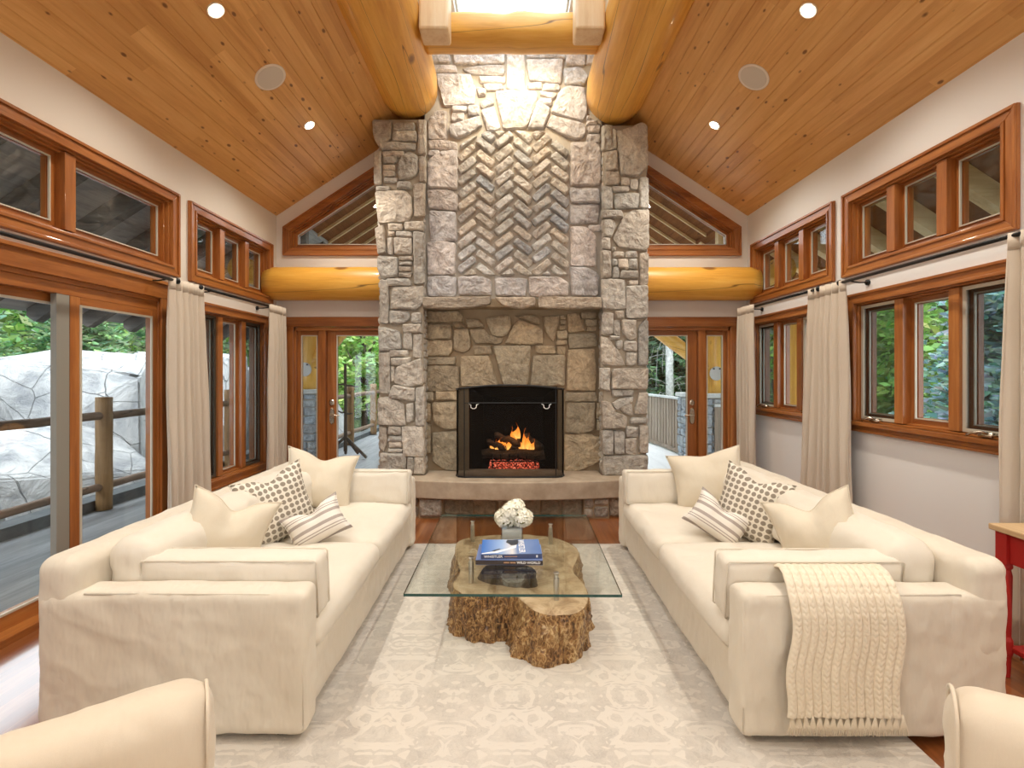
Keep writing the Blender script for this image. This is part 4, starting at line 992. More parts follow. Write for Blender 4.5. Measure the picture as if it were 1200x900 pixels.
armchair('tan slipcovered armchair at the lower right edge of the view, only its arm showing', (1.175, 1.31), math.radians(145), 1, 90)

# ------------------------------------------------------------------ stump coffee table
ct = thing('stump_coffee_table', 'glass-topped coffee table on a gnarled tree stump in the middle of the rug', 'coffee table', (0, 2.98, .013))
OL = [(.406,2.587),(.333,2.485),(.228,2.457),(.125,2.50),(.069,2.587),(.0,2.68),(-.119,2.667),(-.239,2.68),(-.318,2.739),(-.348,2.83),(-.325,2.96),(-.34,3.08),(-.365,3.18),(-.40,3.365),(-.39,3.555),(-.26,3.65),(0,3.68),(.26,3.65),(.408,3.52),(.464,3.33),(.43,3.18),(.385,3.03),(.405,2.90),(.427,2.75)]
HL = [(.14,2.78),(.10,2.76),(.05,2.77),(.0,2.775),(-.05,2.79),(-.10,2.80),(-.15,2.83),(-.19,2.86),(-.21,2.90),(-.20,2.96),(-.19,3.02),(-.18,3.06),(-.15,3.09),(-.08,3.10),(0,3.11),(.06,3.10),(.10,3.08),(.13,3.05),(.15,3.0),(.15,2.95),(.145,2.9),(.15,2.87),(.15,2.84),(.15,2.80)]
def cyc(P, sub):
    out = []; n = len(P)
    for i in range(n):
        p0, p1, p2, p3 = [Vector(P[(i+k) % n]) for k in (-1, 0, 1, 2)]
        for j in range(sub):
            t = j/sub; out.append(.5*((2*p1)+(p2-p0)*t+(2*p0-5*p1+4*p2-p3)*t*t+(3*p1-p0-3*p2+p3)*t**3))
    return out
# rotate hole list so that both loops start at the same bearing
cc = Vector((0, 2.95)); ang = lambda p: math.atan2(p[1]-cc.y, p[0]-cc.x)
OLs = cyc(OL, 8); N_ = len(OLs)
HLd = cyc(HL, 8)
def hole_at(a):
    best = min(HLd, key=lambda p: abs((ang(p)-a+PI) % (2*PI)-PI)); return best
rings = []; ZT = .262
for f in (0, .25, .5, .75, .93, 1.0):
    r = []
    for p in OLs:
        h = hole_at(ang(p)); q = h.lerp(p, f); r.append((q.x, q.y, ZT+.006*fr((q.x, q.y, 2), 6)-(.010 if f == 1 else 0)-(.006 if f == 0 else 0)))
    rings.append(r)
M = MB(); M.ring_loft(rings, 1, cap=False)
side = []
for k in range(15):
    t = k/14; z = ZT-.010-(ZT-.012)*t; r = []
    for i, p in enumerate(OLs):
        d = (p-Vector(OLs[(i+3) % N_])); nrm = Vector((d.y, -d.x)).normalized(); 
        if nrm.dot(p-cc) < 0: nrm = -nrm
        fl_ = .012+.030*t**1.6+.02*t*fr((p.x*3, p.y*3, 1), 2)
        b = .028*fr((p.x*1.0, p.y*1.0, z*.35), 13, 4)+.012*fr((p.x, p.y, z), 34, 3)
        g = -.022*max(0, math.sin(i/N_*2*PI*17+3*fr((p.x, p.y, z), 3)))**4
        e = (fl_+b+g)*min(1, .25+t*5)
        q = p+nrm*e
        if p.y < 2.75 and p.x > .03: q.x -= .05*t; q.y -= .01*t
        r.append((q.x, q.y, z+.0))
    side.append(r)
M.ring_loft([rings[-1]]+side, 0, cap=False)
hs = []
for k in range(5):
    t = k/4; hs.append([((hole_at(ang(p)).x-(-.02))*(1-.25*t)-.02+.01*fr((p.x, p.y, t), 9), (hole_at(ang(p)).y-2.95)*(1-.25*t)+2.95, ZT-.006-.19*t) for p in OLs])
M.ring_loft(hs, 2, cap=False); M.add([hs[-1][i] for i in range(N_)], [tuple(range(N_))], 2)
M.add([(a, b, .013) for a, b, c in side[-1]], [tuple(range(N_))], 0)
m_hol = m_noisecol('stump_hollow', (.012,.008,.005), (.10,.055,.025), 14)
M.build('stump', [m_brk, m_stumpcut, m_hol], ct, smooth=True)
gv = [(-.542, 2.385), (.548, 2.375), (.578, 3.715), (-.548, 3.72)]
M = MB(); M.add([(x, y, z) for z in (.384, .398) for x, y in gv], [(0,3,2,1),(4,5,6,7)], 0); M.add([(x, y, z) for z in (.384, .398) for x, y in gv], [(0,1,5,4),(1,2,6,5),(2,3,7,6),(3,0,4,7)], 1)
M.build('glass_top', [m_ttop, m_gedge], ct)
for (x, y) in ((-.242, 2.83), (.242, 2.61), (-.29, 3.52), (.278, 3.45)):
    M = MB(); M.tube([(x, y, .255), (x, y, .383)], .0155, 18); M.tube([(x, y, .383), (x, y, .3985), (x, y, .408), (x, y, .411)], [.010, .010, .0165, .015], 18)
    M.build('standoff', m_steel, ct, smooth=False, bevel=.001)

# ------------------------------------------------------------------ books
def textmesh(name, body, size, mat, parent, mtx, ext=.0006, align='LEFT', sx=1):
    cu = bpy.data.curves.new(name, 'FONT'); cu.body = body; cu.size = size; cu.extrude = ext; cu.align_x = align; cu.align_y = 'CENTER'; cu.offset = .0004
    to = bpy.data.objects.new(name, cu); S.collection.objects.link(to)
    dg = bpy.context.evaluated_depsgraph_get(); me = bpy.data.meshes.new_from_object(to.evaluated_get(dg)); bpy.data.objects.remove(to)
    me.transform(mtx @ Matrix.Diagonal((sx, 1, 1, 1))); me.materials.clear(); me.materials.append(mat); me.name = name
    o = bpy.data.objects.new(name, me); S.collection.objects.link(o); o.parent = parent; return o
def book(label, loc, rz, w, d, h, cov, spine):
    r = thing('book', label, 'book', loc, rz, group='books on the glass coffee table')
    M = MB(); M.box(-w/2, w/2, -d/2, -d/2+.003, 0, h, 1); M.box(-w/2, w/2, -d/2, d/2, 0, .003, 0); M.box(-w/2, w/2, -d/2, d/2, h-.003, h, 0)
    M.build('cover', [cov, spine], r, local=True, bevel=.0008)
    M = MB(); M.box(-w/2+.004, w/2-.004, -d/2+.0032, d/2-.005, .0032, h-.0032); M.build('pages', m_page, r, local=True)
    return r
b1 = book('blue-jacketed book with WILD WORLD on its dark spine, bottom of the stack', (-.014, 2.865, .3985), R(-1), .385, .255, .028, m_bblue, m_bdark)
rx = Matrix.Rotation(PI/2, 4, 'X')
textmesh('spine_title', 'WILD WORLD', .018, m_ink, b1, Matrix.Translation((.044, -.1275-.0008, .0145)) @ rx, sx=1.15)
M = MB()
for k in range(11): M.box(-.03+k*.0062, -.03+k*.0062+(.0045 if k != 5 else .0005), -.1283, -.1276, .011, .018)
M.build('spine_small_print', m_inkt, b1, local=True)
b2 = book('upper book, WHISTLER on its navy spine, snow rider on the blue cover', (-.006, 2.878, .4268), R(1.5), .352, .245, .028, m_bcov, m_bnavy)
textmesh('spine_title', 'WHISTLER', .019, m_ink, b2, Matrix.Translation((-.158, -.1233, .0145)) @ rx, sx=1.2)
M = MB()
for k in range(16): M.box(-.04+k*.0046, -.04+k*.0046+.0034, -.1236, -.1228, .012, .0168)
M.build('spine_small_print', m_inkt, b2, local=True)
M = MB(); M.box(.142, .152, -.1236, -.1226, .008, .021); M.build('spine_emblem', m_ink, b2, local=True)
textmesh('cover_title', 'WHISTLER', .052, m_ink, b2, Matrix.Translation((.062, .11, .0284)) @ Matrix.Rotation(-PI/2, 4, 'Z'), sx=.86)
M = MB(); M.add([(x, y, .0284) for x, y in ((-.172, -.105), (-.10, -.075), (-.02, -.03), (.035, .03), (.03, -.02), (-.03, -.065), (-.08, -.10), (-.172, -.118))], [tuple(range(8))]); M.build('cover_snow_spray', m_snow, b2, local=True)
M = MB(); M.add([(x, y, .0287) for x, y in ((-.02, .115), (.045, .115), (.05, .07), (.038, .03), (.0, .015), (-.012, .045), (-.03, .07))], [tuple(range(7))]); M.add([(x, y, .0288) for x, y in ((-.115, -.07), (-.07, -.035), (-.062, -.045), (-.10, -.08))], [(0,1,2,3)]); M.build('cover_rider_figure', m_fig, b2, local=True)
# ------------------------------------------------------------------ vase with hydrangea
vz = .3985
va = thing('glass_vase', 'square clear glass vase holding a cream hydrangea bunch behind the books', 'vase', (.0, 3.16, vz))
M = MB(); hw = .072; M.box(-hw, hw, 3.16-hw, 3.16+hw, vz, vz+.010)
for s in (-1, 1): M.box(s*hw-.003*s*2, s*hw, 3.16-hw, 3.16+hw, vz+.01, vz+.112); M.box(-hw+.006, hw-.006, 3.16+s*hw-.006*s, 3.16+s*hw, vz+.01, vz+.112)
M.build('glass_body', m_vase, va)
M = rbox(-hw+.008, hw-.008, 3.16-hw+.008, 3.16+hw-.008, vz+.011, vz+.085, .006, .02); M.build('vase_filling', m_water, va, smooth=True)
hy = thing('hydrangea_bunch', 'round bunch of cream hydrangea blossom standing in the square vase', 'flowers', (.012, 3.16, vz+.05))
def petals(M, c, r, nrm, sz):
    a = nrm.orthogonal().normalized(); b = nrm.cross(a); ph = rnd(0, PI)
    for k in range(4):
        t = ph+k*PI/2; d = a*math.cos(t)+b*math.sin(t); e = nrm.cross(d)
        M.add([c, c+d*sz*.5+e*sz*.42+nrm*.003, c+d*sz*1.0+e*sz*.2+nrm*.004, c+d*sz*1.0-e*sz*.2+nrm*.004, c+d*sz*.5-e*sz*.42+nrm*.003], [(0,1,2,3,4)])
random.seed(11)
for (ox, oy, oz, rr) in ((-.055, -.02, .115, .062), (.05, -.03, .12, .06), (0, .03, .15, .066), (.075, .03, .10, .05), (-.03, -.05, .165, .05), (.02, -.02, .185, .048), (-.075, .04, .10, .05)):
    M = MB(); c0 = Vector((.012+ox, 3.16+oy, vz+oz+.035))
    for k in range(85):
        z = 1-2*(k+.5)/85; ph = k*2.39996; n_ = Vector((math.sqrt(1-z*z)*math.cos(ph), math.sqrt(1-z*z)*math.sin(ph), z)); n_ = (n_+Vector((rnd(-.2,.2), rnd(-.2,.2), rnd(-.2,.2)))).normalized()
        petals(M, c0+n_*rr*rnd(.88, 1.04), rr, n_, .019)
    ic = rbox(c0.x-rr*.72, c0.x+rr*.72, c0.y-rr*.72, c0.y+rr*.72, c0.z-rr*.72, c0.z+rr*.72, rr*.70, .02); M.add(ic.v, ic.f, 1)
    M.build('blossom', [m_petal, m_core], hy)
for (a, b) in ((-.04, .0), (.04, .01), (0, -.02)):
    M = MB(); M.tube([(a*.6+.0, 3.16+b, vz+.012), (a+.01, 3.16+b*.5, vz+.14)], .0035, 6); M.build('stem', m_stem, hy)

# ------------------------------------------------------------------ curtains and rods
def curtain(name, label, side, yt0, yt1, yb0, yb1, folds, ztop=2.24, zbot=.01, xc=2.655, amp=.028, seed=0):
    r = thing(name, label, 'curtain', (side*xc, (yb0+yb1)/2, zbot), group='linen curtains')
    NU_, NV_ = folds*16, 36; vs = []
    for j in range(NV_+1):
        v = j/NV_; z = ztop+(zbot-ztop)*v
        e = v**1.3
        for i in range(NU_+1):
            u = i/NU_; uu = u+.035*math.sin(2*PI*(u*2.0+seed))*v+.02*noise.noise(Vector((u*4, v*1.5, seed*3)))*v
            y = (yt0+(yt1-yt0)*uu)*(1-e)+(yb0+(yb1-yb0)*uu)*e
            ph = 2*PI*folds*(u+.012*math.sin(v*5+u*9+seed))
            a = amp*(.55+.45*min(1, v*6))*(1+.45*noise.noise(Vector((u*folds*.9, v*1.2, seed))))
            x = xc+a*math.sin(ph)+.012*noise.noise(Vector((u*3, v*3, seed+5)))
            y += .35*a*math.sin(2*ph)*(yt1-yt0)/folds/.08
            vs.append((side*x, y, z))
    M = MB(); M.add(vs, [(j*(NU_+1)+i, j*(NU_+1)+i+1, (j+1)*(NU_+1)+i+1, (j+1)*(NU_+1)+i) for j in range(NV_) for i in range(NU_)])
    c = M.build('curtain_cloth', m_curtain, r, smooth=True); so = c.modifiers.new('solid', 'SOLIDIFY'); so.thickness = .003
    hem = []
    for i in range(NU_+1):
        for dz in (0, -.09): p = vs[i]; hem.append((p[0]-side*.0025, p[1], p[2]+dz+.002))
    M = MB(); M.add(hem, [(2*i, 2*i+2, 2*i+3, 2*i+1) for i in range(NU_)]); h = M.build('heading_tape', m_curtain, r, smooth=True); so = h.modifiers.new('solid', 'SOLIDIFY'); so.thickness = .003
curtain('curtain', 'cream linen curtain on the left wall between slider and tall window', -1, 3.70, 4.10, 3.70, 4.22, 6, seed=.3)
curtain('curtain', 'cream linen curtain on the left in the far corner by the door', -1, 5.13, 5.48, 5.10, 5.50, 5, seed=.7, xc=2.60)
curtain('curtain', 'cream linen curtain on the right wall between the two casement windows', 1, 3.80, 4.27, 3.74, 4.42, 6, seed=.5)
curtain('curtain', 'cream linen curtain on the right in the far corner by the door', 1, 5.15, 5.50, 5.12, 5.50, 5, seed=.9, xc=2.60)
curtain('curtain', 'cream linen curtain at the right edge of the view beside the red table', 1, 2.16, 2.56, 2.06, 2.61, 6, seed=.1)
curtain('curtain', 'cream linen curtain behind the camera on the left wall', -1, .72, 1.10, .70, 1.15, 5, seed=.2)
def rod(side, y0, y1, label, z=2.228, x=2.655):
    r = thing('curtain_rod', label, 'curtain rod', (side*x, y0, z), group='curtain rods')
    M = MB(); M.tube([(side*x, y0, z), (side*x, y1, z)], .0125, 12); M.build('rod', m_rod, r, smooth=True)
    for y, s in ((y0, -1), (y1, 1)):
        M = MB(); M.tube([(side*x, y, z), (side*x, y+s*.008, z), (side*x, y+s*.02, z), (side*x, y+s*.035, z), (side*x, y+s*.045, z), (side*x, y+s*.05, z)], [.013, .018, .024, .024, .016, .004], 14); M.build('finial', m_rod, r, smooth=True)
    for y in (y0+.10, y1-.10):
        M = MB(); M.tube([(side*x, y, z-.012), (side*(x+.06), y, z-.02), (side*2.782, y, z-.02)], .006, 8); M.tube([(side*2.775, y, z-.02), (side*2.79, y, z-.02)], .022, 12); M.build('bracket', m_rod, r, smooth=True)
rod(-1, .60, 3.76, 'black curtain rod over the sliding door on the left wall'); rod(-1, 4.10, 5.32, 'black curtain rod over the tall window on the left wall')
rod(1, 2.0, 3.84, 'black curtain rod over the near casement window on the right wall'); rod(1, 4.16, 5.42, 'black curtain rod over the far casement window on the right wall')

# ------------------------------------------------------------------ red side table
rt = thing('side_table', 'small red painted table with wooden top behind the right sofa', 'side table', (2.60, 2.18, 0))
M = MB(); M.box(2.40, 2.77, 1.93, 2.41, .715, .745); M.build('table_top', m_tabletop, rt, bevel=.005)
M = MB(); M.box(2.435, 2.455, 1.98, 2.36, .565, .715); M.box(2.73, 2.745, 1.98, 2.36, .565, .715); M.box(2.44, 2.74, 2.365, 2.38, .565, .715); M.box(2.44, 2.74, 1.955, 1.97, .565, .715); M.build('apron', m_red, rt, bevel=.003)
for x in (2.445, 2.735):
    for y in (1.975, 2.365):
        M = MB(); M.box(x-.027, x+.027, y-.027, y+.027, .56, .714); M.tube([(x, y, .56), (x, y, .54), (x, y, .53), (x, y, .50), (x, y, .30), (x, y, .20), (x, y, .18), (x, y, .12), (x, y, .10), (x, y, 0)], [.024, .026, .018, .024, .021, .019, .026, .026, .02, .016], 14)
        M.build('leg', m_red, rt, bevel=.002)
M = MB(); M.box(2.45, 2.73, 1.98, 2.36, .13, .155); M.build('lower_shelf', m_red, rt, bevel=.003)
# ------------------------------------------------------------------ outside: decks, porch roof, rails
random.seed(23)
struct(MB().box(-30, 30, -14, 40, -1.6, -1.2).build('ground', m_ground))
struct(MB().box(-4.62, -XW-WT, -4, 8.0, -.14, -.03).build('floor', m_deckgrey), 'grey deck outside the sliding door')
struct(MB().box(-3.9, 0, YF+WT, 15, -.14, -.03).build('floor', m_deckgrey), 'grey deck beyond the left glazed door')
struct(MB().box(0, 4.6, YF+WT, 13, -.14, -.03).build('floor', m_deck_sunlit), 'deck beyond the right glazed door, sun glare put into its colour')
M = MB(); M.box(-4.85, -4.62, -4, 9.3, -.20, .085); struct(M.build('trim_1', m_curb), 'dark kerb board along the left deck edge')
M = MB(); M.box(-3.70, -3.50, 8.6, 15, -.20, .06); struct(M.build('trim_2', m_curb), 'kerb board along the far porch edge')
# eaves: roof deck and exposed rafters
def rz(x): return 3.66-SL*(abs(x)-XW)
def eave(side, m1, m2, nm, xe=5.1):
    T = lambda u, v, w: (side*u, w, v)
    M = MB(); pts = [(XW+WT+.005, rz(XW+WT)), (xe, rz(xe)), (xe, rz(xe)+.05), (XW+WT+.005, rz(XW+WT)+.05)]
    M.poly(pts, -4, 9.4, T)
    r = struct(M.build('roof_deck', m1), nm)
    y = -3.7
    while y < 9.3:
        M = MB(); a = XW+WT+.01
        M.poly([(a, rz(a)-.004), (a, rz(a)-.20), (xe-.12, rz(xe-.12)-.19), (xe-.04, rz(xe-.04)-.08), (xe-.04, rz(xe-.04)-.004)], y, y+.10, T)
        M.build('rafter', m2, r); y += .62
    return r
eave(-1, m_soffit_grey, m_grey_wood, 'weathered grey eave with exposed rafters over the left deck')
eave(1, m_soffit_brown, m_rafter_tan, 'brown eave with tan rafters over the right side', 4.4)
def T2(u, v, w): return (u, w, v)
for s in (-1, 1):
    M = MB(); f = lambda x: RIDGE+.36-SL*abs(x)
    M.poly([(0, f(0)), (s*(XW+.22), f(XW+.22)), (s*(XW+.22), f(XW+.22)+.05), (0, f(0)+.05)], YF+WT+.01, 9.4, T2)
    r = struct(M.build('roof_deck', m_soffit_brown), 'brown porch soffit beyond the gable window')
    y = YF+.32
    while y < 9.3:
        M = MB(); M.poly([(s*.02, f(0)-.004), (s*(XW+.2), f(XW+.2)-.004), (s*(XW+.2), f(XW+.2)-.05), (s*.02, f(0)-.05)], y, y+.03, T2)
        M.build('rafter', m_rafter_tan, r); y += .42
# log rail of the left deck
def wob(p0, p1, r, n=14, amp=.006, m=None, sd=0):
    p0, p1 = Vector(p0), Vector(p1); M = MB()
    M.tube([p0.lerp(p1, k/12)+Vector((fr((k*.4, sd, 0), 1), fr((k*.4, sd, 3), 1), fr((k*.4, sd, 6), 1)))*amp for k in range(13)], [r*(1+.06*fr((k*.5, sd, 9), 1)) for k in range(13)], n); return M
seg = 0
def railing(label, posts, zb, m_p, m_r, top=1.02, low=.24, r_p=.078):
    r = thing('log_railing', label, 'railing', (posts[0][0], posts[0][1], zb), group='log railings')
    for k, (x, y) in enumerate(posts):
        M = wob((x, y, zb+.01), (x, y, zb+1.26), r_p, 20, .003, sd=k+x); M.build('post', m_p, r, smooth=True)
    for z, rr in ((top, .045), (low, .042)):
        for k in range(len(posts)-1):
            (a, b), (c, d) = posts[k], posts[k+1]; M = wob((a, b, z), (c, d, z+rnd(-.01, .01)), rr, 12, .012, sd=k*3+z+b); M.build('rail', m_r, r, smooth=True)
railing('log railing with round posts along the left deck edge in front of the boulders', [(-4.55, -1.7), (-4.55, .65), (-4.55, 3.0), (-4.55, 5.33), (-4.55, 7.7)], -.03, m_postlog, m_raillog)
railing('log railing of the far porch seen through the left glazed door', [(-3.42, 8.75), (-3.42, 10.1), (-3.42, 11.8), (-3.42, 13.6)], -.03, m_postlog, m_raillog)
# stone piers, log posts and braces
def pier(label, x, y, w, ztop, capw=.05):
    r = thing('stone_pier', label, 'stone pier', (x, y, -.03)); M = MB(); h = w/2
    M.box(x-h+.01, x+h-.01, y-h+.01, y+h-.01, -.03, ztop-.07, 1, (1,1,1))
    ashlar(M, x-h, x+h, -.02, ztop-.08, TY(y-h), (.40,.42,.44), .03, .13)
    ashlar(M, y-h, y+h, -.02, ztop-.08, lambda u, v, w_: (x+(-1 if x > 0 else 1)*(h+w_), u, v), (.40,.42,.44), .03, .13)
    M.build('stonework', [m_pier, m_mortar_lt], r)
    M = MB(); M.box(x-h-capw, x+h+capw, y-h-capw, y+h+capw, ztop-.07, ztop); M.build('cap_stone', m_cap, r, bevel=.012)
pier('grey stone pier with flat cap outside the left sidelight', -3.62, 8.35, .62, 1.22); pier('pale stone pier with flat cap outside the right glazed door', 3.36, 8.35, .66, 1.15)
def logpost(label, x, y, z0, z1, rr, braces):
    r = thing('log_post', label, 'log post', (x, y, z0), group='porch posts')
    wob((x, y, z0), (x, y, z1), rr, 24, .004, sd=x).build('post', m_log['z'], r, smooth=True)
    M = MB(); M.tube([(x, y-rr-.004, z0+.34), (x, y-rr-.014, z0+.34)], .12, 20); M.build('steel_plate', m_plate, r)
    for dx in (-.05, .05):
        M = MB(); M.tube([(x+dx, y-rr-.014, z0+.42), (x+dx, y-rr-.03, z0+.42)], .014, 8); M.build('bolt', m_black, r)
    for p in braces: wob((x, y, z0+p[0]), p[1], p[2], 16, .006, sd=p[0]+x).build('brace', m_log['x'], r, smooth=True)
logpost('golden log post with braces on the left stone pier', -3.55, 8.35, 1.22, 3.2, .165, [(.35, (-2.35, 8.35, 2.95), .13)])
logpost('golden log post with braces on the right stone pier', 3.50, 8.35, 1.15, 3.2, .165, [(.38, (2.30, 8.35, 2.42), .12), (.55, (4.3, 8.35, 2.5), .11)])
logpost('golden log post outside the far right casement window', 4.22, 7.0, -.03, 2.9, .17, [])
for s, lb in ((-1, 'left'), (1, 'right')):
    tag(wob((s*3.45, YF+.4, 2.83), (s*3.45, 9.4, 2.83), .16, 20, .006, sd=s).build('porch_beam', m_log['y'], smooth=True, origin=(s*3.45, YF+.4, 2.67)), f'long log beam under the {lb} side of the far porch roof', 'log beam', 'porch beams')
# hall stand on the porch
hx, hy_ = -2.98, 8.55
cr = thing('coat_stand', 'dark rustic wooden stand with branch arms on the far porch', 'coat stand', (hx, hy_, -.03))
M = MB(); M.tube([(hx, hy_, .10), (hx+.004, hy_, .8), (hx-.004, hy_, 1.66)], [.035, .03, .026], 8); M.build('pole', m_bark_wood, cr)
for dx, dy in ((.40, -.08), (-.36, -.15), (.10, .38), (-.12, .36)):
    M = MB(); M.tube([(hx, hy_, .36), (hx+dx*.5, hy_+dy*.5, .18), (hx+dx, hy_+dy, -.0)], .026, 6); M.build('foot', m_bark_wood, cr)
for z, dx, dz in ((1.30, -.34, -.10), (1.28, .24, -.03), (.78, .14, .0), (.80, -.12, .03)):
    M = MB(); M.tube([(hx, hy_, z), (hx+dx*.5, hy_-.03, z-.01), (hx+dx, hy_-.05, z+dz)], [.02, .016, .012], 6); M.build('branch_arm', m_bark_wood, cr)
# board fence on the right
fc = thing('board_fence', 'weathered vertical board fence around the deck on the right', 'fence', (3.0, 10.6, -.03))
fp_ = [(3.16, 8.75), (3.12, 9.8), (2.95, 10.9), (2.55, 12.1), (1.8, 13.2), (.6, 13.6)]
def fseg(a, b, top=1.04):
    a, b = Vector((*a, 0)), Vector((*b, 0)); d = (b-a); L = d.length; d.normalize(); nrm = Vector((-d.y, d.x, 0))
    n = int(L/.135)
    def bxx(M, s0, s1, w0, w1, z0, z1):
        vs = [a+d*s+nrm*w+Vector((0,0,z)) for s in (s0, s1) for w in (w0, w1) for z in (z0, z1)]; M.add(vs, [(0,1,3,2),(4,6,7,5),(0,4,5,1),(2,3,7,6),(0,2,6,4),(1,5,7,3)])
    for k in range(n):
        M = MB(); s = L*(k+.5)/n; bxx(M, s-.052, s+.052, -.012, .012, .04, top-.05); M.build('fence_board', m_fence, fc)
    M = MB(); bxx(M, 0, L, -.055, .055, top-.04, top); M.build('cap_rail', m_cap, fc)
    M = MB(); bxx(M, 0, L, -.05, .05, .0, .06); M.build('bottom_rail', m_fence, fc)
for a, b in zip(fp_, fp_[1:]): fseg(a, b)
fseg((3.35, 7.95), (4.5, 7.95), .98)
# ------------------------------------------------------------------ boulders
def boulder(label, c, sz, sd, rot=0):
    random.seed(sd); bm = bmesh.new()
    for k in range(26):
        v = Vector((rnd(-1, 1), rnd(-1, 1), rnd(-1, 1))); m = max(abs(a) for a in v); v = v/m*rnd(.82, 1.0); v.z = max(v.z, -1)
        bm.verts.new((v.x*sz[0], v.y*sz[1], v.z*sz[2]))
    r = bmesh.ops.convex_hull(bm, input=bm.verts); 
    bmesh.ops.delete(bm, geom=[g for g in r['geom_interior'] if isinstance(g, bmesh.types.BMVert)], context='VERTS')
    bmesh.ops.bevel(bm, geom=bm.edges[:], offset=min(sz)*.025, segments=2, affect='EDGES')
    bmesh.ops.triangulate(bm, faces=bm.faces[:]); bmesh.ops.subdivide_edges(bm, edges=bm.edges[:], cuts=2, use_grid_fill=True)
    for v in bm.verts: v.co += v.co.normalized()*(.035*fr(v.co+Vector((sd, 0, 0)), 3.0, 4))
    me = bpy.data.meshes.new('boulder'); bm.to_mesh(me); bm.free(); me.materials.append(m_granite)
    o = bpy.data.objects.new('boulder', me); S.collection.objects.link(o); o.location = c; o.rotation_euler = (0, 0, rot)
    return tag(o, label, 'boulder', 'granite boulders beyond the left rail')
boulder('huge pale boulder with flat top at the left edge of the view beyond the rail', (-7.6, 3.1, .25), (1.5, 1.3, 1.45), 3, .2)
boulder('tall pale blocky boulder seen through the left sliding pane beside the post', (-7.2, 5.6, .3), (1.2, 1.15, 1.55), 8, -.1)
boulder('low wedge boulder in front of the taller blocks, left sliding pane', (-6.0, 4.4, -.35), (.8, 1.2, 1.0), 5, .4)
boulder('cracked pale boulder low behind the rail post', (-6.1, 6.6, -.3), (.9, 1.1, 1.15), 12, .1)
boulder('pale boulder with rounded shoulder right of the rail post', (-7.4, 8.0, .2), (1.2, 1.3, 1.7), 15, .5)
boulder('high boulder against the shrubs at the right of the sliding door view', (-8.6, 7.0, .7), (1.2, 1.5, 1.6), 19, .0)
boulder('upright boulder seen through the tall left window, left light', (-7.1, 10.4, .35), (1.2, 1.2, 1.7), 22, .3)
boulder('broken boulder low in the tall left window', (-6.3, 9.0, -.35), (.8, 1.0, 1.1), 27, .7)
boulder('grey boulder seen through the tall left window, right light', (-6.6, 12.6, .2), (1.2, 1.4, 1.5), 31, .2)
boulder('boulder behind the rail at the near left, partly cut by the frame', (-6.3, 2.4, -.2), (.9, .9, 1.1), 35, .2)
boulder('flat-topped boulder at the back above the low wedge', (-9.0, 4.6, .7), (1.2, 1.6, 1.45), 41, .2)
boulder('shaded boulder beyond the porch rail through the left glazed door', (-5.2, 13.0, -.2), (1.1, 1.2, 1.1), 44, .2)
# ------------------------------------------------------------------ trees
def leaves(M, c, r, n, sz, cols, flat=.5):
    for k in range(n):
        while True:
            d = Vector((rnd(-1,1), rnd(-1,1), rnd(-1,1)))
            if d.length < 1: break
        d = d.normalized()*(d.length**.5)
        p = Vector((c[0]+d.x*r[0], c[1]+d.y*r[1], c[2]+d.z*r[2]))
        a = Vector((rnd(-1,1), rnd(-1,1), rnd(-1,1)*flat)).normalized(); b = a.cross(Vector((rnd(-1,1), rnd(-1,1), rnd(-1,1)))).normalized()
        s = sz*rnd(.6, 1.3); col = random.choice(cols)
        M.add([p-a*s, p+b*s*.45, p+a*s, p-b*s*.45], [(0,1,2,3)], 0, tuple(x*rnd(.8, 1.2) for x in col))
def broad(label, x, y, z0, h, r, n, cols, sz=.09, clumps=10, grp='broadleaf trees outside'):
    t = thing('leafy_tree', label, 'tree', (x, y, z0), group=grp)
    M = MB(); tp = Vector((x, y, z0+h*.75)); M.tube([(x, y, z0-.02), (x+.05, y, z0+h*.4), tp], [.12, .09, .03], 8)
    for k in range(5): M.tube([(x, y, z0+h*(.3+.08*k)), (x+rnd(-1,1)*r*.7, y+rnd(-1,1)*r*.7, z0+h*(.5+.1*k))], [.05, .015], 6)
    M.build('trunk', m_trunk, t, smooth=True)
    M = MB()
    for k in range(clumps):
        c = (x+rnd(-1,1)*r*.65, y+rnd(-1,1)*r*.65, z0+h*rnd(.25, .95)); q = r*rnd(.35, .55)
        leaves(M, c, (q, q, q*.7), n//clumps, sz, cols)
    M.build('foliage', m_lf, t)
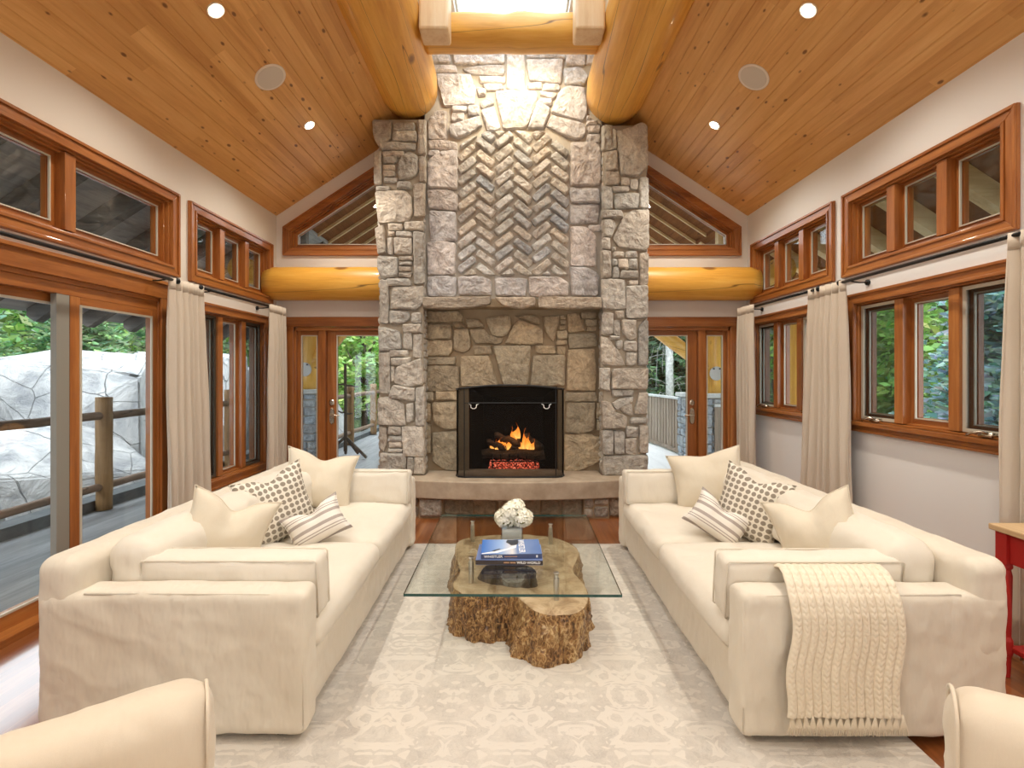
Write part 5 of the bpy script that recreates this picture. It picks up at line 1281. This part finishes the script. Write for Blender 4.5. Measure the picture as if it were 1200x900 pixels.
def spruce(label, x, y, z0, h, r, cols, dens=1.0, grp='conifers outside', wd=1.0):
    t = thing('spruce_tree', label, 'tree', (x, y, z0), group=grp)
    M = MB(); M.tube([(x, y, z0-.02), (x, y, z0+h*.97)], [.13, .02], 8); M.build('trunk', m_trunk, t, smooth=True)
    M = MB(); z = .06*h; 
    while z < h*.98:
        R_ = r*(1-z/h)**.85; nb = int((7+10*(1-z/h))*dens)
        for k in range(nb):
            a = rnd(0, 2*PI); L = R_*rnd(.7, 1.1); zo = rnd(-.08, .08); ca, sa = math.cos(a), math.sin(a); ns = max(3, int(L/.10))
            for q in range(ns):
                u = (q+.6)/ns; d = L*u; zz = z0+z+zo+.12*math.sin(u*2.2)*L-.30*L*u*u
                c = Vector((x+ca*d, y+sa*d, zz)); wdt = (.06+.15*(1-u)*min(1, L))*wd
                for sg in (-1, 1, 0):
                    side = Vector((-sa*sg+ca*.7, ca*sg+sa*.7, rnd(-.35, .5))).normalized(); w = .8*wdt*rnd(.8, 1.5); up = Vector((rnd(-1,1), rnd(-1,1), rnd(-.6,.6))).cross(side).normalized()*.026*wd
                    col = random.choice(cols)
                    M.add([c-up, c+side*w-up*.3, c+side*w*1.15, c+side*w+up*.3+Vector((0,0,.01)), c+up], [(0,1,2,3,4)], 0, tuple(e*rnd(.75, 1.25) for e in col))
        z += h*.024+.02
    M.build('needles', m_lf, t)
GR = [(0.19,0.32,0.09), (0.28,0.46,0.13), (0.40,0.59,0.19), (0.11,0.21,0.06)]; LG = [(0.46,0.66,0.21), (0.36,0.55,0.14), (0.65,0.84,0.38), (0.23,0.38,0.11)]
BS = [(0.28,0.44,0.40), (0.40,0.57,0.55), (0.57,0.76,0.76), (0.15,0.27,0.23)]; CD = [(0.25,0.40,0.19), (0.36,0.53,0.30), (0.47,0.66,0.40), (0.11,0.21,0.10)]; DK = [(.11,.19,.10), (.18,.29,.16), (.27,.40,.23), (.06,.10,.06)]
# forested hillside all round, a real slope far behind the trees
M = MB(); nA, nR = 90, 14; vs = []
for i in range(nA+1):
    a = math.radians(-35)+math.radians(250)*i/nA
    for j in range(nR+1):
        t = j/nR; R_ = 20+22*t; vs.append((R_*math.cos(a)*.9, 5+R_*math.sin(a), -1.3+13*t**.8+.9*fr((i*.35, j*.9, 0), 1, 4)))
M.add(vs, [(i*(nR+1)+j, (i+1)*(nR+1)+j, (i+1)*(nR+1)+j+1, i*(nR+1)+j+1) for i in range(nA) for j in range(nR)])
def m_hillf():
    t = NT('forest_hillside'); a = t.noise(t.coords(), 1.6, 8, .75); vo = t.n('TexVoronoi', {'Vector': t.coords(scale=(1,1,.6)), 'Scale': 2.2}).outputs['Distance']
    f = t.math('SUBTRACT', t.math('ADD', a, .15), t.math('MULTIPLY', vo, .3))
    return t.set(color=t.ramp(f, [(.35, (.008,.016,.007)), (.5, (.035,.065,.022)), (.65, (.11,.17,.06))]), rough=1, normal=t.bump(f, 1.0, .5))
struct(M.build('hillside', m_hillf(), smooth=True), 'dark forested hillside behind the trees')
random.seed(5)
L_ = 'green shrubby conifer above the boulders, '
for i, (x, y, h, r, w) in enumerate(((-10.2, 3.4, 5.2, 1.6, 'farthest left in the sliding door'), (-10.4, 6.0, 5.4, 1.7, 'behind the sliding door stile'), (-10.6, 8.8, 5.6, 1.7, 'above the rail post'), (-10.4, 11.6, 5.6, 1.7, 'at the right of the sliding door'), (-10.0, 14.6, 5.8, 1.8, 'through the tall left window'), (-8.6, 17.6, 6, 1.9, 'at the right of the tall left window'))):
    spruce(L_+w, x, y, -.3, h, r, CD, 1.2, wd=1.7)
for i, (x, y, w) in enumerate(((-12.5, 4.6, 'far left'), (-12.8, 7.6, 'left of the rail post'), (-12.8, 10.6, 'above the rail post'), (-12.4, 13.8, 'at the far right end'), (-11, 17.5, 'in the tall window'))):
    broad('pale green leafy tree in the back row beyond the boulders, '+w, x, y, -.5, 6.0, 2.2, 4500, CD+LG, .15, 16)
for x, y, h, r, w in ((-4.8, 15.5, 5.0, 1.7, 'left of the porch stand'), (-3.4, 17.0, 5.2, 1.9, 'behind the porch stand'), (-6.0, 19.5, 6.5, 2.2, 'high at the back left'), (-1.6, 18.2, 5.6, 2.0, 'beside the chimney')):
    broad('bright green leafy tree beyond the far porch, '+w, x, y, -.8, h, r, 6500, LG, .12, 16)
for x, y, w in ((1.6, 17, 'nearest the chimney'), (3.0, 18.2, 'behind the birch'), (4.6, 17.4, 'behind the golden brace'), (6.4, 18.4, 'beyond the right sidelight'), (0, 20.5, 'far back behind the chimney')):
    spruce('dark forest spruce beyond the board fence, '+w, x, y, -1.2, 9, 2.2, DK, 1.1, wd=2.2)
m_twig = m_noisecol('grey_twig', (.22,.22,.21), (.42,.42,.40), 9)
bt = thing('birch_tree', 'slender white birch trunk beyond the board fence', 'tree', (5.05, 15.2, -1.2))
M = MB(); M.tube([(5.05, 15.2, -1.2), (5.0, 15.2, 2.0), (5.08, 15.2, 7.5)], [.14, .12, .07], 12); M.build('trunk', m_birch, bt, smooth=True)
random.seed(9)
for k in range(26):
    M = MB(); z = rnd(.2, 4.5); dx = rnd(-1.8, 1.6); p = [Vector((5.03, 15.2, z))]
    for q in range(1, 6): p.append(p[0]+Vector((dx*q/5, rnd(-.3, .3), .5*math.sin(q*.5)-.06*q*q*rnd(.6, 1.6))))
    M.tube(p, [.014, .011, .009, .007, .006, .003], 5); M.build('bare_branch', m_twig, bt)
random.seed(15)
spruce('blue spruce filling the nearest light of the right casement window', 6.9, 5.1, -1.2, 7.2, 2.1, BS, 1.4, wd=1.5)
spruce('blue spruce in the middle light of the right casement window', 7.6, 7.2, -1.2, 6.4, 2.0, BS, 1.4, wd=1.5)
broad('bright green leafy tree behind the spruces in the right casement window', 9.6, 10.2, -1.2, 7.0, 2.4, 6000, LG+GR, .11, 16)
broad('green leafy tree in the left light of the right casement window', 8.2, 11.0, -1.2, 6.4, 2.0, 5000, GR+CD, .10, 14)
broad('green leafy tree outside the far right casement window', 8.0, 14.5, -1.2, 6.4, 2.2, 4500, GR, .11, 12)
spruce('blue-green spruce outside at the near right behind the red table curtain', 8.2, 2.6, -1.2, 7.5, 2.2, BS, 1.0, wd=1.5)
broad('green leafy tree in the back row on the right', 12.5, 7.5, -1.2, 8, 3.0, 4000, GR, .16, 14)
broad('green leafy tree in the back row right of the spruces', 12.5, 13.5, -1.2, 8, 3.0, 4000, GR, .16, 14)
